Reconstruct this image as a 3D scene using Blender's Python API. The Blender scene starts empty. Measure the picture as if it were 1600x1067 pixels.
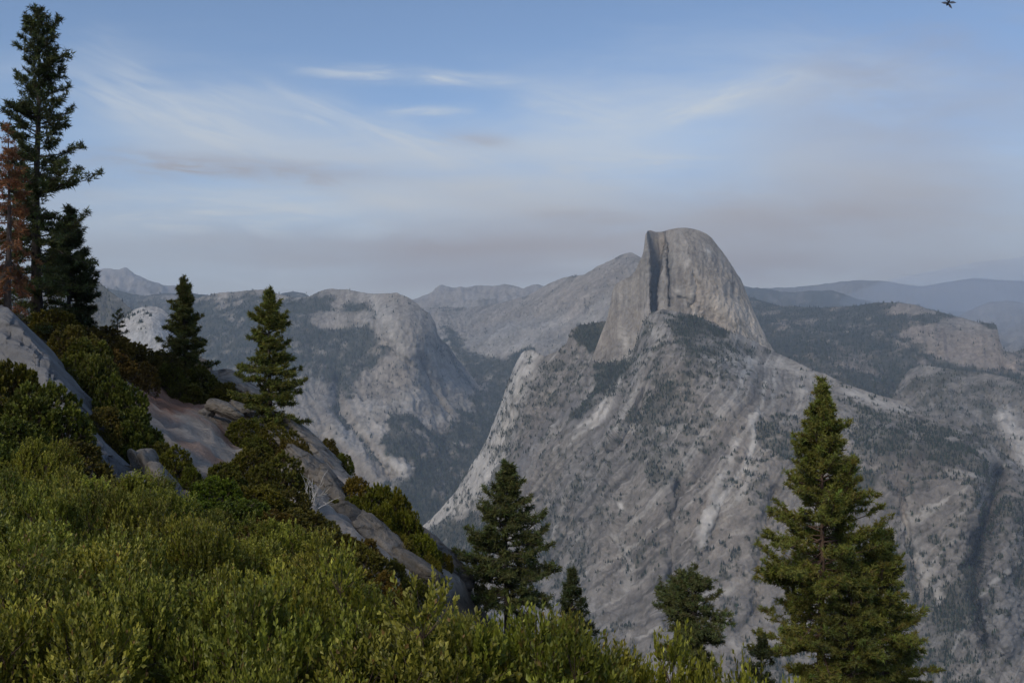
import bpy, bmesh, math, random
import numpy as np
from mathutils import Vector, Matrix

S = bpy.context.scene
COL = S.collection
R = math.radians
F, CX, CY, HOR = 1550.0, 800.0, 533.5, 546.0        # photo focal length (px), centre, horizon row
PITCH = math.atan((HOR - CY) / F)

# ------------------------------------------------------------------ camera
cam = bpy.data.cameras.new('camera'); cam.sensor_width = 36; cam.lens = 36 * F / 1600
cam.clip_start = 0.1; cam.clip_end = 120000
cam_ob = bpy.data.objects.new('camera', cam); COL.objects.link(cam_ob)
cam_ob.location = (0, 0, 0); cam_ob.rotation_euler = (R(90) + PITCH, 0, 0)
S.camera = cam_ob

# ------------------------------------------------------------------ sky, sun, exposure
SUN_EL, SUN_AZ = R(36), R(180 + 32)     # azimuth clockwise from +Y (view axis): behind the viewer, to the left
S.view_settings.view_transform = 'Standard'; S.view_settings.look = 'None'
S.view_settings.exposure = 0.0; S.view_settings.gamma = 1
S.render.engine = 'CYCLES'
S.cycles.use_denoising = True; S.cycles.use_adaptive_sampling = True; S.cycles.adaptive_threshold = 0.025
S.cycles.max_bounces = 5; S.cycles.diffuse_bounces = 2; S.cycles.glossy_bounces = 1
S.cycles.transmission_bounces = 2; S.cycles.volume_bounces = 1; S.cycles.transparent_max_bounces = 6
S.cycles.sample_clamp_indirect = 4

W = bpy.data.worlds.new('World'); S.world = W; W.cycles.sampling_method = 'MANUAL'; W.cycles.sample_map_resolution = 512; W.cycles.sampling_method = 'MANUAL'; W.cycles.sample_map_resolution = 512; W.use_nodes = True
nt = W.node_tree; nt.nodes.clear(); NN, LL = nt.nodes, nt.links

def M_(op, a, b=None, c=None, clamp=False):
    n = NN.new('ShaderNodeMath'); n.operation = op; n.use_clamp = clamp
    for i, v in enumerate((a, b, c)):
        if v is None: continue
        if isinstance(v, (int, float)): n.inputs[i].default_value = v
        else: LL.new(v, n.inputs[i])
    return n.outputs[0]
def ramp01(v, lo, hi):
    n = NN.new('ShaderNodeMapRange'); n.interpolation_type = 'SMOOTHSTEP'
    n.inputs[1].default_value = lo; n.inputs[2].default_value = hi
    LL.new(v, n.inputs[0]); return n.outputs[0]
def comb(x, y, z):
    n = NN.new('ShaderNodeCombineXYZ')
    for i, v in enumerate((x, y, z)):
        if isinstance(v, (int, float)): n.inputs[i].default_value = v
        else: LL.new(v, n.inputs[i])
    return n.outputs[0]
def noise_(vec, scale, detail=5, rough=0.55, dist=0.0):
    n = NN.new('ShaderNodeTexNoise'); LL.new(vec, n.inputs['Vector'])
    n.inputs['Scale'].default_value = scale; n.inputs['Detail'].default_value = detail
    n.inputs['Roughness'].default_value = rough; n.inputs['Distortion'].default_value = dist
    return n.outputs['Fac']
def mixc(f, a, b):
    n = NN.new('ShaderNodeMix'); n.data_type = 'RGBA'
    if isinstance(f, (int, float)): n.inputs[0].default_value = f
    else: LL.new(f, n.inputs[0])
    for i, v in ((6, a), (7, b)):
        if isinstance(v, tuple): n.inputs[i].default_value = (*v, 1)
        else: LL.new(v, n.inputs[i])
    return n.outputs[2]

tc = NN.new('ShaderNodeTexCoord'); sp = NN.new('ShaderNodeSeparateXYZ'); LL.new(tc.outputs['Generated'], sp.inputs[0])
dx, dy, dz = sp.outputs
el = M_('ARCSINE', dz); az = M_('ARCTAN2', dx, dy)
sky = NN.new('ShaderNodeTexSky'); sky.sky_type = 'NISHITA'; sky.sun_disc = False
sky.sun_elevation = SUN_EL; sky.sun_rotation = SUN_AZ
sky.altitude = 2200; sky.air_density = 1.0; sky.dust_density = 0.4; sky.ozone_density = 1.6
SKY_K = 0.14
zz = M_('ADD', M_('MAXIMUM', dz, 0.0), 0.16)
pl = comb(M_('DIVIDE', dx, zz), M_('DIVIDE', dy, zz), 0.0)
mp = NN.new('ShaderNodeMapping'); LL.new(pl, mp.inputs[0]); mp.inputs['Rotation'].default_value = (0, 0, R(28)); mp.inputs['Scale'].default_value = (0.55, 1.5, 1)
n_veil = noise_(mp.outputs[0], 0.75, 6, 0.55, 0.8)
n_fine = noise_(mp.outputs[0], 3.2, 6, 0.62, 0.6)
ae = comb(az, M_('MULTIPLY', el, 3.2), 0.3)
n_band = noise_(ae, 2.6, 5, 0.5, 0.4)
n_wisp = noise_(ae, 9.0, 6, 0.62, 0.5)
WHITE = (4.9, 5.2, 5.4); SMOKE = (2.95, 2.58, 2.45)
veil = M_('MULTIPLY', ramp01(n_veil, 0.42, 0.80), M_('ADD', M_('MULTIPLY', ramp01(n_fine, 0.3, 0.72), 0.55), 0.4))
veil = M_('MULTIPLY', veil, M_('SUBTRACT', 1.0, M_('MULTIPLY', ramp01(el, R(12), R(24)), 0.45)))
def fibre(t):
    u = M_('ADD', M_('MULTIPLY', az, math.cos(t)), M_('MULTIPLY', el, math.sin(t))); v = M_('SUBTRACT', M_('MULTIPLY', el, math.cos(t)), M_('MULTIPLY', az, math.sin(t)))
    return noise_(comb(M_('MULTIPLY', u, 5.0), M_('MULTIPLY', v, 34.0), 3.7 + t), 2.2, 5, 0.62, 0.7)
FIB = [fibre(-.3), fibre(-.02), fibre(.26)]
def stroke(px0, py0, px1, py1, w, amt, soft=1.0, plain=False):
    """an elongated cloud streak given by its two ends (directions on the sky)"""
    def ae_(px, py):
        a = math.atan((px - CX) / F); return a, math.atan((HOR - py) / F * math.cos(a))
    a0, e0 = ae_(px0, py0); a1, e1 = ae_(px1, py1)
    cxx, cyy = (a0 + a1) / 2, (e0 + e1) / 2; L = math.hypot(a1 - a0, e1 - e0) / 2; t = math.atan2(e1 - e0, a1 - a0)
    ww = w / F
    wob = M_('MULTIPLY', M_('SUBTRACT', n_wisp, 0.5), ww * 2.2)
    ex, ey = M_('SUBTRACT', az, cxx), M_('ADD', M_('SUBTRACT', el, cyy), wob)
    u = M_('ADD', M_('MULTIPLY', ex, math.cos(t)), M_('MULTIPLY', ey, math.sin(t)))
    v = M_('SUBTRACT', M_('MULTIPLY', ey, math.cos(t)), M_('MULTIPLY', ex, math.sin(t)))
    q = M_('ADD', M_('POWER', M_('DIVIDE', M_('ABSOLUTE', u), L), 3.0), M_('POWER', M_('DIVIDE', M_('ABSOLUTE', v), ww), 2.0))
    g = M_('EXPONENT', M_('MULTIPLY', q, -soft))
    fib = FIB[0 if t < -.08 else 2 if t > .08 else 1]
    tex = M_('ADD', M_('MULTIPLY', M_('MULTIPLY', ramp01(fib, 0.34, 0.66), ramp01(n_wisp, 0.22, 0.6)), 0.8), 0.2)
    if plain: tex = M_('ADD', M_('MULTIPLY', ramp01(n_band, 0.30, 0.62), 0.6), 0.4)
    return M_('MULTIPLY', M_('MULTIPLY', g, tex), min(amt * 1.05, .98))
whites = [stroke(410, 145, 780, 262, 20, .75), stroke(480, 106, 800, 126, 11, .85), stroke(590, 178, 735, 174, 10, .8),
          stroke(960, 198, 1270, 112, 20, .75), stroke(110, 110, 430, 200, 36, .42), stroke(820, 150, 1000, 190, 34, .5), stroke(130, 60, 230, 120, 26, .25),
          stroke(130, 325, 640, 332, 38, .85), stroke(180, 425, 560, 420, 24, .6), stroke(860, 262, 1120, 250, 20, .75),
          stroke(640, 300, 1020, 288, 22, .55), stroke(840, 410, 1010, 400, 16, .9), stroke(560, 310, 690, 325, 12, .6),
          stroke(120, 150, 420, 230, 30, .5), stroke(160, 215, 760, 245, 34, .6, plain=True), stroke(740, 225, 1080, 240, 30, .5, plain=True), stroke(1120, 250, 1500, 285, 40, .5, plain=True), stroke(150, 160, 520, 170, 40, .35, plain=True), stroke(820, 140, 1330, 170, 50, .4, plain=True), stroke(400, 310, 1000, 310, 34, .5, plain=True), stroke(1180, 60, 1500, 150, 40, .2)]
smokes = [stroke(110, 245, 560, 276, 19, .85), stroke(130, 378, 1000, 384, 24, .8, plain=True), stroke(1080, 345, 1720, 372, 50, .75, plain=True),
          stroke(560, 440, 900, 425, 22, .7, plain=True), stroke(1200, 240, 1800, 190, 130, .5, plain=True), stroke(690, 214, 800, 225, 12, .5), stroke(830, 335, 1010, 345, 14, .6), stroke(900, 390, 1800, 420, 34, .75, plain=True), stroke(140, 400, 700, 408, 14, .5, plain=True)]
def union(ms):
    t = None
    for m in ms:
        k = M_('SUBTRACT', 1.0, m); t = k if t is None else M_('MULTIPLY', t, k)
    return M_('SUBTRACT', 1.0, t)
c = mixc(1.0, sky.outputs[0], sky.outputs[0])
c = mixc(veil, c, WHITE)
low = M_('MULTIPLY', M_('SUBTRACT', 1.0, ramp01(el, R(2), R(12))), M_('ADD', 0.7, M_('MULTIPLY', n_band, 0.4)), clamp=True)
c = mixc(low, c, (3.6, 3.36, 3.2))
c = mixc(union(whites), c, WHITE)
band = M_('MULTIPLY', ramp01(n_band, 0.48, 0.68), M_('SUBTRACT', 0.5, M_('MULTIPLY', ramp01(el, R(4), R(14)), 0.5)))
c = mixc(band, c, SMOKE)
c = mixc(union(smokes), c, SMOKE)
bg = NN.new('ShaderNodeBackground'); bg.inputs[1].default_value = SKY_K; LL.new(c, bg.inputs[0])
wo = NN.new('ShaderNodeOutputWorld'); LL.new(bg.outputs[0], wo.inputs[0])

sl = bpy.data.lights.new('sun', 'SUN'); sl.energy = 2.15; sl.angle = R(15); sl.color = (1.0, 0.91, 0.79)
sun = bpy.data.objects.new('sun', sl); COL.objects.link(sun)
sd = Vector((math.sin(SUN_AZ) * math.cos(SUN_EL), math.cos(SUN_AZ) * math.cos(SUN_EL), math.sin(SUN_EL)))
sun.rotation_euler = sd.to_track_quat('Z', 'Y').to_euler()

# ------------------------------------------------------------------ helpers
def at(px, py, d):
    """pixel of the photograph + forward distance -> point (numpy ok)"""
    px, py, d = np.broadcast_arrays(np.asarray(px, float), np.asarray(py, float), np.asarray(d, float))
    x = (px - CX) / F * d; v = (CY - py) / F * d
    cp, s_ = math.cos(PITCH), math.sin(PITCH)
    return np.stack([x, d * cp - v * s_, d * s_ + v * cp], -1)
def pix(P):
    P = np.asarray(P, float); cp, s_ = math.cos(PITCH), math.sin(PITCH)
    d = P[..., 1] * cp + P[..., 2] * s_; v = -P[..., 1] * s_ + P[..., 2] * cp
    return CX + P[..., 0] / d * F, CY - v / d * F

def _h(i, j, k, s):
    n = (i * 374761393 + j * 668265263 + k * 2147483647 + s * 974711) & 0xFFFFFFFF
    n = ((n ^ (n >> 13)) * 1274126177) & 0xFFFFFFFF
    n = ((n ^ (n >> 16)) * 2246822519) & 0xFFFFFFFF
    return ((n ^ (n >> 15)) & 0xFFFFFF) / float(0xFFFFFF)
def vnoise(P, seed=0):
    P = np.asarray(P, float); I = np.floor(P).astype(np.int64); f = P - I; f = f * f * f * (f * (f * 6 - 15) + 10)
    o = np.zeros(P.shape[:-1])
    for a in (0, 1):
        wa = f[..., 0] if a else 1 - f[..., 0]
        for b in (0, 1):
            wb = f[..., 1] if b else 1 - f[..., 1]
            for c_ in (0, 1):
                wc = f[..., 2] if c_ else 1 - f[..., 2]
                o += wa * wb * wc * _h(I[..., 0] + a, I[..., 1] + b, I[..., 2] + c_, seed)
    return o * 2 - 1
def fbm(P, oct=4, seed=0, gain=0.5, ridge=False):
    o = 0; a = 1; t = 0; P = np.asarray(P, float)
    for k in range(oct):
        n = vnoise(P * 2.03 ** k + 17.3 * k, seed + k)
        if ridge: n = 1 - 2 * np.abs(n)
        o = o + a * n; t += a; a *= gain
    return o / t
def sst(x, a, b):
    t = np.clip((x - a) / (b - a), 0, 1); return t * t * (3 - 2 * t)
def seg_dist(px, py, pts):
    """distance to a polyline"""
    best = np.full(np.shape(px), 1e9)
    for (x0, y0), (x1, y1) in zip(pts[:-1], pts[1:]):
        vx, vy = x1 - x0, y1 - y0
        t = np.clip(((px - x0) * vx + (py - y0) * vy) / (vx * vx + vy * vy + 1e-9), 0, 1)
        best = np.minimum(best, np.hypot(px - x0 - t * vx, py - y0 - t * vy))
    return best
def in_poly(px, py, poly, feather=6.0):
    n = len(poly); ins = np.zeros(np.shape(px), bool)
    for i in range(n):
        x0, y0 = poly[i]; x1, y1 = poly[(i + 1) % n]
        cond = ((y0 > py) != (y1 > py)) & (px < (x1 - x0) * (py - y0) / ((y1 - y0) + 1e-9) + x0)
        ins ^= cond
    d = seg_dist(px, py, list(poly) + [poly[0]])
    s = np.where(ins, d, -d)
    return sst(s, -feather, feather)
def rbf(ctrl, c):
    C = np.array(ctrl, float); X = C[:, :-1]; y = C[:, -1]
    D = np.sqrt(((X[:, None] - X[None]) ** 2).sum(-1) + c * c)
    n, k = X.shape
    A = np.zeros((n + k + 1, n + k + 1)); A[:n, :n] = D; A[:n, n] = 1; A[:n, n + 1:] = X; A[n, :n] = 1; A[n + 1:, :n] = X.T
    w = np.linalg.lstsq(A, np.concatenate([y, np.zeros(k + 1)]), rcond=None)[0]
    def f(Q):
        Q = np.asarray(Q, float); sh = Q.shape[:-1]; Q = Q.reshape(-1, k); out = np.zeros(len(Q))
        for s0 in range(0, len(Q), 20000):
            q = Q[s0:s0 + 20000]
            out[s0:s0 + 20000] = np.sqrt(((q[:, None] - X[None]) ** 2).sum(-1) + c * c) @ w[:n] + w[n] + q @ w[n + 1:]
        return out.reshape(sh)
    return f

def mesh_np(name, V, quads=None, tris=None, col=None, smooth=True, mats=()):
    me = bpy.data.meshes.new(name)
    V = np.ascontiguousarray(V, dtype=np.float32).reshape(-1, 3)
    parts, tot = [], []
    if quads is not None and len(quads): q = np.asarray(quads, np.int32).reshape(-1, 4); parts.append(q.ravel()); tot.append(np.full(len(q), 4, np.int32))
    if tris is not None and len(tris): t = np.asarray(tris, np.int32).reshape(-1, 3); parts.append(t.ravel()); tot.append(np.full(len(t), 3, np.int32))
    loops = np.concatenate(parts); tot = np.concatenate(tot)
    me.vertices.add(len(V)); me.vertices.foreach_set('co', V.ravel())
    me.loops.add(len(loops)); me.loops.foreach_set('vertex_index', loops)
    me.polygons.add(len(tot)); st = np.concatenate([[0], np.cumsum(tot)[:-1]]).astype(np.int32)
    me.polygons.foreach_set('loop_start', st)
    me.polygons.foreach_set('use_smooth', np.full(len(tot), smooth))
    me.update(calc_edges=True)
    if col is not None:
        a = me.color_attributes.new('Col', 'FLOAT_COLOR', 'POINT')
        c4 = np.ones((len(V), 4), np.float32); c4[:, :3] = col; a.data.foreach_set('color', c4.ravel())
    for m in mats: me.materials.append(m)
    return me
def link(name, data, parent=None, label=None, cat=None, group=None, kind=None):
    o = bpy.data.objects.new(name, data); COL.objects.link(o); o.parent = parent
    if label: o['label'] = label
    if cat: o['category'] = cat
    if group: o['group'] = group
    if kind: o['kind'] = kind
    return o

def grid_quads(nr, nc):
    i = np.arange(nr - 1)[:, None] * nc + np.arange(nc - 1)[None]
    return np.stack([i, i + 1, i + nc + 1, i + nc], -1).reshape(-1, 4)
def tubes(paths, radii, sides=5):
    """many tubes: paths (n,k,3), radii (n,k)"""
    paths = np.asarray(paths, float); radii = np.asarray(radii, float); n, k, _ = paths.shape
    T = np.gradient(paths, axis=1); T /= np.linalg.norm(T, axis=-1, keepdims=True) + 1e-9
    up = np.where(np.abs(T[..., 2:3]) > 0.9, np.array([1., 0, 0]), np.array([0, 0, 1.]))
    A = np.cross(T, up); A /= np.linalg.norm(A, axis=-1, keepdims=True) + 1e-9; B = np.cross(T, A)
    th = np.arange(sides) * 2 * math.pi / sides
    V = paths[:, :, None] + radii[:, :, None, None] * (A[:, :, None] * np.cos(th)[:, None] + B[:, :, None] * np.sin(th)[:, None])
    i = np.arange(n)[:, None, None] * k * sides + np.arange(k - 1)[None, :, None] * sides
    s = np.arange(sides)[None, None]; s2 = (np.arange(sides) + 1)[None, None] % sides
    Q = np.stack([i + s, i + s2, i + sides + s2, i + sides + s], -1).reshape(-1, 4)
    return V.reshape(-1, 3), Q

# ------------------------------------------------------------------ materials
def new_mat(name):
    m = bpy.data.materials.new(name); m.use_nodes = True; t = m.node_tree
    return m, t, t.nodes['Principled BSDF']
def nd(t, typ, **kw):
    n = t.nodes.new(typ)
    for k, v in kw.items(): setattr(n, k, v)
    return n
def mat_vcol(name, scale, bump_m, var=0.25, rough=0.9, stretch=(1, 1, 1), spec=0.2, detail=6, crack=0):
    """colour from the mesh's own albedo attribute x grain, fine relief by bump"""
    m, t, b = new_mat(name); L = t.links
    a = nd(t, 'ShaderNodeVertexColor', layer_name='Col')
    tcn = nd(t, 'ShaderNodeTexCoord'); mpn = nd(t, 'ShaderNodeMapping'); mpn.inputs['Scale'].default_value = stretch
    L.new(tcn.outputs['Object'], mpn.inputs[0])
    n1 = nd(t, 'ShaderNodeTexNoise'); n1.inputs['Scale'].default_value = scale; n1.inputs['Detail'].default_value = detail; n1.inputs['Roughness'].default_value = 0.65
    L.new(mpn.outputs[0], n1.inputs['Vector'])
    mr = nd(t, 'ShaderNodeMapRange'); mr.inputs[1].default_value = 0.25; mr.inputs[2].default_value = 0.75
    mr.inputs[3].default_value = 1 - var; mr.inputs[4].default_value = 1 + var; L.new(n1.outputs['Fac'], mr.inputs[0])
    mx = nd(t, 'ShaderNodeVectorMath', operation='SCALE'); L.new(a.outputs['Color'], mx.inputs[0]); L.new(mr.outputs[0], mx.inputs['Scale'])
    L.new(mx.outputs[0], b.inputs['Base Color'])
    b.inputs['Roughness'].default_value = rough; b.inputs['Specular IOR Level'].default_value = spec
    hgt = n1.outputs['Fac']
    if crack:
        vo = nd(t, 'ShaderNodeTexVoronoi', feature='DISTANCE_TO_EDGE'); vo.inputs['Scale'].default_value = crack; vo.inputs['Randomness'].default_value = 1
        dn = nd(t, 'ShaderNodeVectorMath', operation='MULTIPLY_ADD'); L.new(n1.outputs['Color'], dn.inputs[0]); dn.inputs[1].default_value = (.5, .5, .5); L.new(mpn.outputs[0], dn.inputs[2])
        st_ = nd(t, 'ShaderNodeMapping'); st_.inputs['Scale'].default_value = (.55, 1, 3.2); st_.inputs['Rotation'].default_value = (.3, .6, .2); L.new(dn.outputs[0], st_.inputs[0]); L.new(st_.outputs[0], vo.inputs['Vector'])
        cm = nd(t, 'ShaderNodeMapRange'); cm.inputs[2].default_value = .05; L.new(vo.outputs['Distance'], cm.inputs[0])
        ad = nd(t, 'ShaderNodeMath', operation='MULTIPLY_ADD'); L.new(cm.outputs[0], ad.inputs[0]); ad.inputs[1].default_value = .32; L.new(n1.outputs['Fac'], ad.inputs[2]); hgt = ad.outputs[0]
    if bump_m:
        bp = nd(t, 'ShaderNodeBump'); bp.inputs['Strength'].default_value = 1.0; bp.inputs['Distance'].default_value = bump_m
        L.new(hgt, bp.inputs['Height']); L.new(bp.outputs[0], b.inputs['Normal'])
    return m
MAT_MTN = mat_vcol('mountain_granite', 0.03, 16.0, 0.34, stretch=(1, 1, 0.5), detail=8)
MAT_FOREST = mat_vcol('far_conifers', 0.02, 0, 0.2, spec=0.1)
MAT_GROUND = mat_vcol('hillside_ground', 1.6, 0.30, 0.32, detail=8)
MAT_ROCK = mat_vcol('granite_rock', 1.8, 0.22, 0.36, rough=0.9, detail=8, crack=.55)
MAT_SLAB = mat_vcol('slab_granite', 1.8, 0.16, 0.30, rough=0.9, detail=8)
def mat_leaf(name, transl=0.3, rough=0.45, spec=0.35, objcol=True):
    m, t, b = new_mat(name); L = t.links
    a = nd(t, 'ShaderNodeVertexColor', layer_name='Col'); oi = nd(t, 'ShaderNodeObjectInfo')
    mx = nd(t, 'ShaderNodeVectorMath', operation='MULTIPLY'); L.new(a.outputs['Color'], mx.inputs[0]); L.new(oi.outputs['Color'], mx.inputs[1])
    L.new(mx.outputs[0], b.inputs['Base Color']); b.inputs['Roughness'].default_value = rough; b.inputs['Specular IOR Level'].default_value = spec
    tr = nd(t, 'ShaderNodeBsdfTranslucent'); L.new(mx.outputs[0], tr.inputs[0])
    ms = nd(t, 'ShaderNodeMixShader'); ms.inputs[0].default_value = transl
    L.new(b.outputs[0], ms.inputs[1]); L.new(tr.outputs[0], ms.inputs[2])
    L.new(ms.outputs[0], t.nodes['Material Output'].inputs[0])
    return m
MAT_LEAF = mat_leaf('shrub_leaf', 0.2, 0.5, 0.32)
MAT_NEEDLE = mat_leaf('pine_needle', 0.2, 0.6, 0.2)
MAT_BARK = mat_vcol('pine_bark', 9.0, 0.05, 0.4, stretch=(1, 1, 0.35))
MAT_TWIG = mat_vcol('twig_bark', 14.0, 0.01, 0.3)

# ------------------------------------------------------------------ mountains
ROCK = np.array([0.280, 0.246, 0.206]); PALE = np.array([0.50, 0.455, 0.395]); DARKR = np.array([0.19, 0.18, 0.175])
GREEN = np.array([0.034, 0.043, 0.026]); BRUSH = np.array([0.072, 0.070, 0.046])
rng = np.random.default_rng(7)
FOREST = {}
def sheet(name, label, top, bottom, ctrl, step, amp, wave, px0, px1, veg=None, tint=None, tilt=None, offs=None, pale=(), dark=(),
          back=600.0, backdrop=0.8, rowstep=None, rock=ROCK, tree_h=20.0, tree_n=0, rbf_c=45.0, zs=0.45, streak=0.16, seed=0, speck=0.0, veg_soil=0.75, crest_keep=0.25, fine_amp=0.30, lines=0.0, mott_a=0.2):
    """a mountain face: rows run from its foot to its crest, then over the top and down its far side"""
    cols = np.arange(px0, px1 + 0.01, step); nc = len(cols)
    t = np.array(top, float); topy = np.interp(cols, t[:, 0], t[:, 1])
    bt = np.array(bottom, float); boty = np.interp(cols, bt[:, 0], bt[:, 1])
    nr = int(np.median(boty - topy) / (rowstep or step)) + 2
    v = np.linspace(0, 1, nr)[:, None]
    PX = np.broadcast_to(cols, (nr, nc)); PY = boty + (topy - boty) * v
    f = rbf([(a, b, math.log(c_)) for a, b, c_ in ctrl], rbf_c)
    D = np.exp(f(np.stack([PX, PY], -1)))
    if offs is not None: D = D + offs(PX, PY)
    P = at(PX, PY, D)
    keep = 1 - (1 - crest_keep) * sst(v, 0.86, 1.0)
    # relief along the local normal
    def normal(P):
        du = np.gradient(P, axis=1); dv = np.gradient(P, axis=0); N = np.cross(du, dv)
        return N / (np.linalg.norm(N, axis=-1, keepdims=True) + 1e-9)
    N = normal(P)
    q = P * np.array([1, 1, zs]) / wave
    rel = fbm(q, 5, seed + 3, 0.55, ridge=True) * 0.6 + fbm(q * 1.7 + 9, 4, seed + 11) * 0.5
    P = P + N * (amp * rel * keep)[..., None]
    th = np.radians(tilt(PX, PY)) if tilt is not None else np.zeros_like(PX)
    s_ = PX * np.cos(th) + PY * np.sin(th); l_ = -PX * np.sin(th) + PY * np.cos(th)
    s_ = s_ + 9 * fbm(P / (wave * .9), 3, seed + 93)
    flute = fbm(np.stack([s_ / 7.0, l_ / 42.0, 0 * s_ + seed], -1), 3, seed + 91, 0.6, ridge=True)
    fine = fbm(P * np.array([1, 1, 0.55]) / (wave * 0.11), 3, seed + 31, 0.6)
    P = P + N * (amp * fine_amp * (fine + 1.0 * fbm(P / (wave * 0.045), 2, seed + 35) + .9 * flute) * keep)[..., None]
    # albedo
    st1 = fbm(np.stack([s_ / 9.0, l_ / 85.0, 0 * s_ + seed], -1), 4, seed + 5, 0.6)
    mott = fbm(P / (wave * 0.5), 4, seed + 8, 0.6)
    grit = rng.normal(0, 1, PX.shape); tone = 1 + streak * 2.0 * st1 + mott_a * mott + 0.22 * fine + 0.08 * grit + .16 * fbm(P / (wave * 0.05), 2, seed + 37)
    C = np.asarray(rock) * tone[..., None]
    if lines:
        ln1 = fbm(np.stack([s_ / 5.0, l_ / 140.0, 0 * s_ + 3.3 + seed], -1), 4, seed + 95, 0.65); ln2 = fbm(np.stack([s_ / 2.6, l_ / 60.0, 0 * s_ + 8.3 + seed], -1), 3, seed + 97, 0.65)
        C = C + (PALE - C) * (lines * np.clip(sst(ln1, .14, .5) + .6 * sst(ln2, .2, .55), 0, 1))[..., None]
        C = C * (1 - lines * .75 * np.clip(sst(-ln1, .14, .5) + .6 * sst(-ln2, .2, .55), 0, 1))[..., None]
    warm = fbm(P / (wave * 1.4), 3, seed + 21)
    C = C * (1 + warm[..., None] * np.array([0.08, 0.0, -0.09]))
    wx0 = fbm(P / (wave * 0.3), 3, seed + 73, 0.6)
    for pts, w, a in pale:
        m = np.minimum(np.exp(-(seg_dist(PX + 3.5 * wx0, PY, pts) / (w + .5)) ** 2) * a * 1.3, 1) * np.clip(0.9 + 0.6 * fine + .3 * st1, 0, 1)
        C = C + (PALE * 1.15 - C) * m[..., None]
    for pts, w, a in dark:
        m = np.exp(-(seg_dist(PX, PY, pts) / w) ** 2) * a * np.clip(0.8 + 0.8 * mott, 0, 1)
        C = C + (DARKR * 0.8 - C) * m[..., None]
    brk = fbm(P / (wave * 0.22), 4, seed + 41, 0.7); wx = fbm(P / (wave * 0.4), 3, seed + 71, 0.6); wy = fbm(P / (wave * 0.4) + 40, 3, seed + 72, 0.6)
    vg = np.zeros_like(PX) if veg is None else veg(PX + 20 * wx + 7 * brk, PY + 14 * wy + 5 * brk)
    dens = sst(vg + 0.95 * brk * (vg > 0.02), 0.28, 0.95)
    if speck: dens = np.maximum(dens, sst(fbm(P / (wave * 0.065), 3, seed + 52, 0.6) + 0.6 * fbm(P / (wave * 0.8), 3, seed + 51), 0.12, 0.36) * speck)
    soil = dens * veg_soil; deep = sst(vg, .8, 1.0) * sst(dens, .4, .9) * np.clip(.7 + brk, .2, 1)
    C = C + (BRUSH - C) * soil[..., None]
    C = C + (np.array([.036, .043, .028]) - C) * (.85 * deep)[..., None]
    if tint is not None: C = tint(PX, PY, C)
    C = np.clip(C, 0.02, 0.7)
    # the far side
    K = 7; rows = [P]; crest = P[-1]; crs = [C]
    hd = crest[:, :2] / (np.linalg.norm(crest[:, :2], axis=1, keepdims=True) + 1e-9)
    for k in range(1, K + 1):
        e = (k / K) ** 1.3; r_ = crest.copy(); r_[:, :2] += hd * back * e; r_[:, 2] -= back * backdrop * e ** 1.25
        r_ += (fbm(r_ / wave, 3, seed + 61) * amp * 0.8)[:, None] * np.array([0.2, 0.2, 1.0]) * e
        rows.append(r_[None]); crs.append(C[-1][None])
    A = np.concatenate(rows); CC = np.concatenate(crs)
    me = mesh_np(name, A.reshape(-1, 3), grid_quads(len(A), nc), None, CC.reshape(-1, 3), True, [MAT_MTN])
    ob = link(name, me, None, label, 'mountain', None, 'structure')
    if tree_n:
        area = np.linalg.norm(np.cross(np.gradient(P, axis=1), np.gradient(P, axis=0)), axis=-1)
        w = (dens ** 1.4 * np.sqrt(np.minimum(area, np.percentile(area, 97)))).ravel(); w /= w.sum()
        idx = rng.choice(w.size, tree_n, p=w)
        p = P.reshape(-1, 3)[idx] + rng.normal(0, 1, (tree_n, 3)) * np.array([5, 5, 0]) * (np.median(D) / 4000)
        FOREST.setdefault(name, []).append((p, rng.uniform(0.55, 1.25, tree_n) ** 1.3 * tree_h))
    return PX, PY, P
def make_forest(src, name, label):
    p, h = [np.concatenate(x) for x in zip(*FOREST[src])]
    n = len(p); k = 4
    th = rng.uniform(0, 6.28, n)[:, None] + np.arange(k) * 2 * math.pi / k
    rr = (h * rng.uniform(0.17, 0.27, n))[:, None] * rng.uniform(0.7, 1.25, (n, k))
    def ring(f, zf):
        return np.stack([p[:, :1] + np.cos(th) * rr * f, p[:, 1:2] + np.sin(th) * rr * f, (p[:, 2] + h * zf)[:, None] + 0 * th], -1)
    ap = p + np.stack([rng.normal(0, .03, n) * h, rng.normal(0, .03, n) * h, h], -1)
    V = np.concatenate([ring(1.05, -0.05), ap[:, None]], 1)
    m = k + 1; b = np.arange(n)[:, None] * m; s = np.arange(k)[None]; s2 = (s + 1) % k
    Q = None; T = np.stack([b + s, b + s2, b + k + 0 * s], -1).reshape(-1, 3)
    c_ = GREEN * rng.uniform(0.6, 1.35, n)[:, None] * (1 + rng.normal(0, .10, (n, 3)))
    me = mesh_np(name, V.reshape(-1, 3), Q, T, np.repeat(c_, m, 0), True, [MAT_FOREST])
    link(name, me, None, label, 'forest', None, 'stuff')

# lowland under everything, out to the horizon
gr = []
for r_ in (0, 1500, 4000, 7000, 11000, 15000, 19500):
    for k in range(48):
        a = k * 2 * math.pi / 48; gr.append((r_ * math.sin(a), r_ * math.cos(a), -1020 + 15 * math.sin(3 * a + r_)))
gq = []
for i in range(6):
    for k in range(48): gq.append((i * 48 + k, i * 48 + (k + 1) % 48, (i + 1) * 48 + (k + 1) % 48, (i + 1) * 48 + k))
link('ground', mesh_np('ground', np.array(gr), gq, None, np.tile(np.array([[0.08, 0.085, 0.06]]), (len(gr), 1)), True, [MAT_MTN]), None,
     'low forested ground at the bottom of the valley', 'ground', None, 'structure')

def flat(y): return [(-2000, y), (4000, y)]
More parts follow.
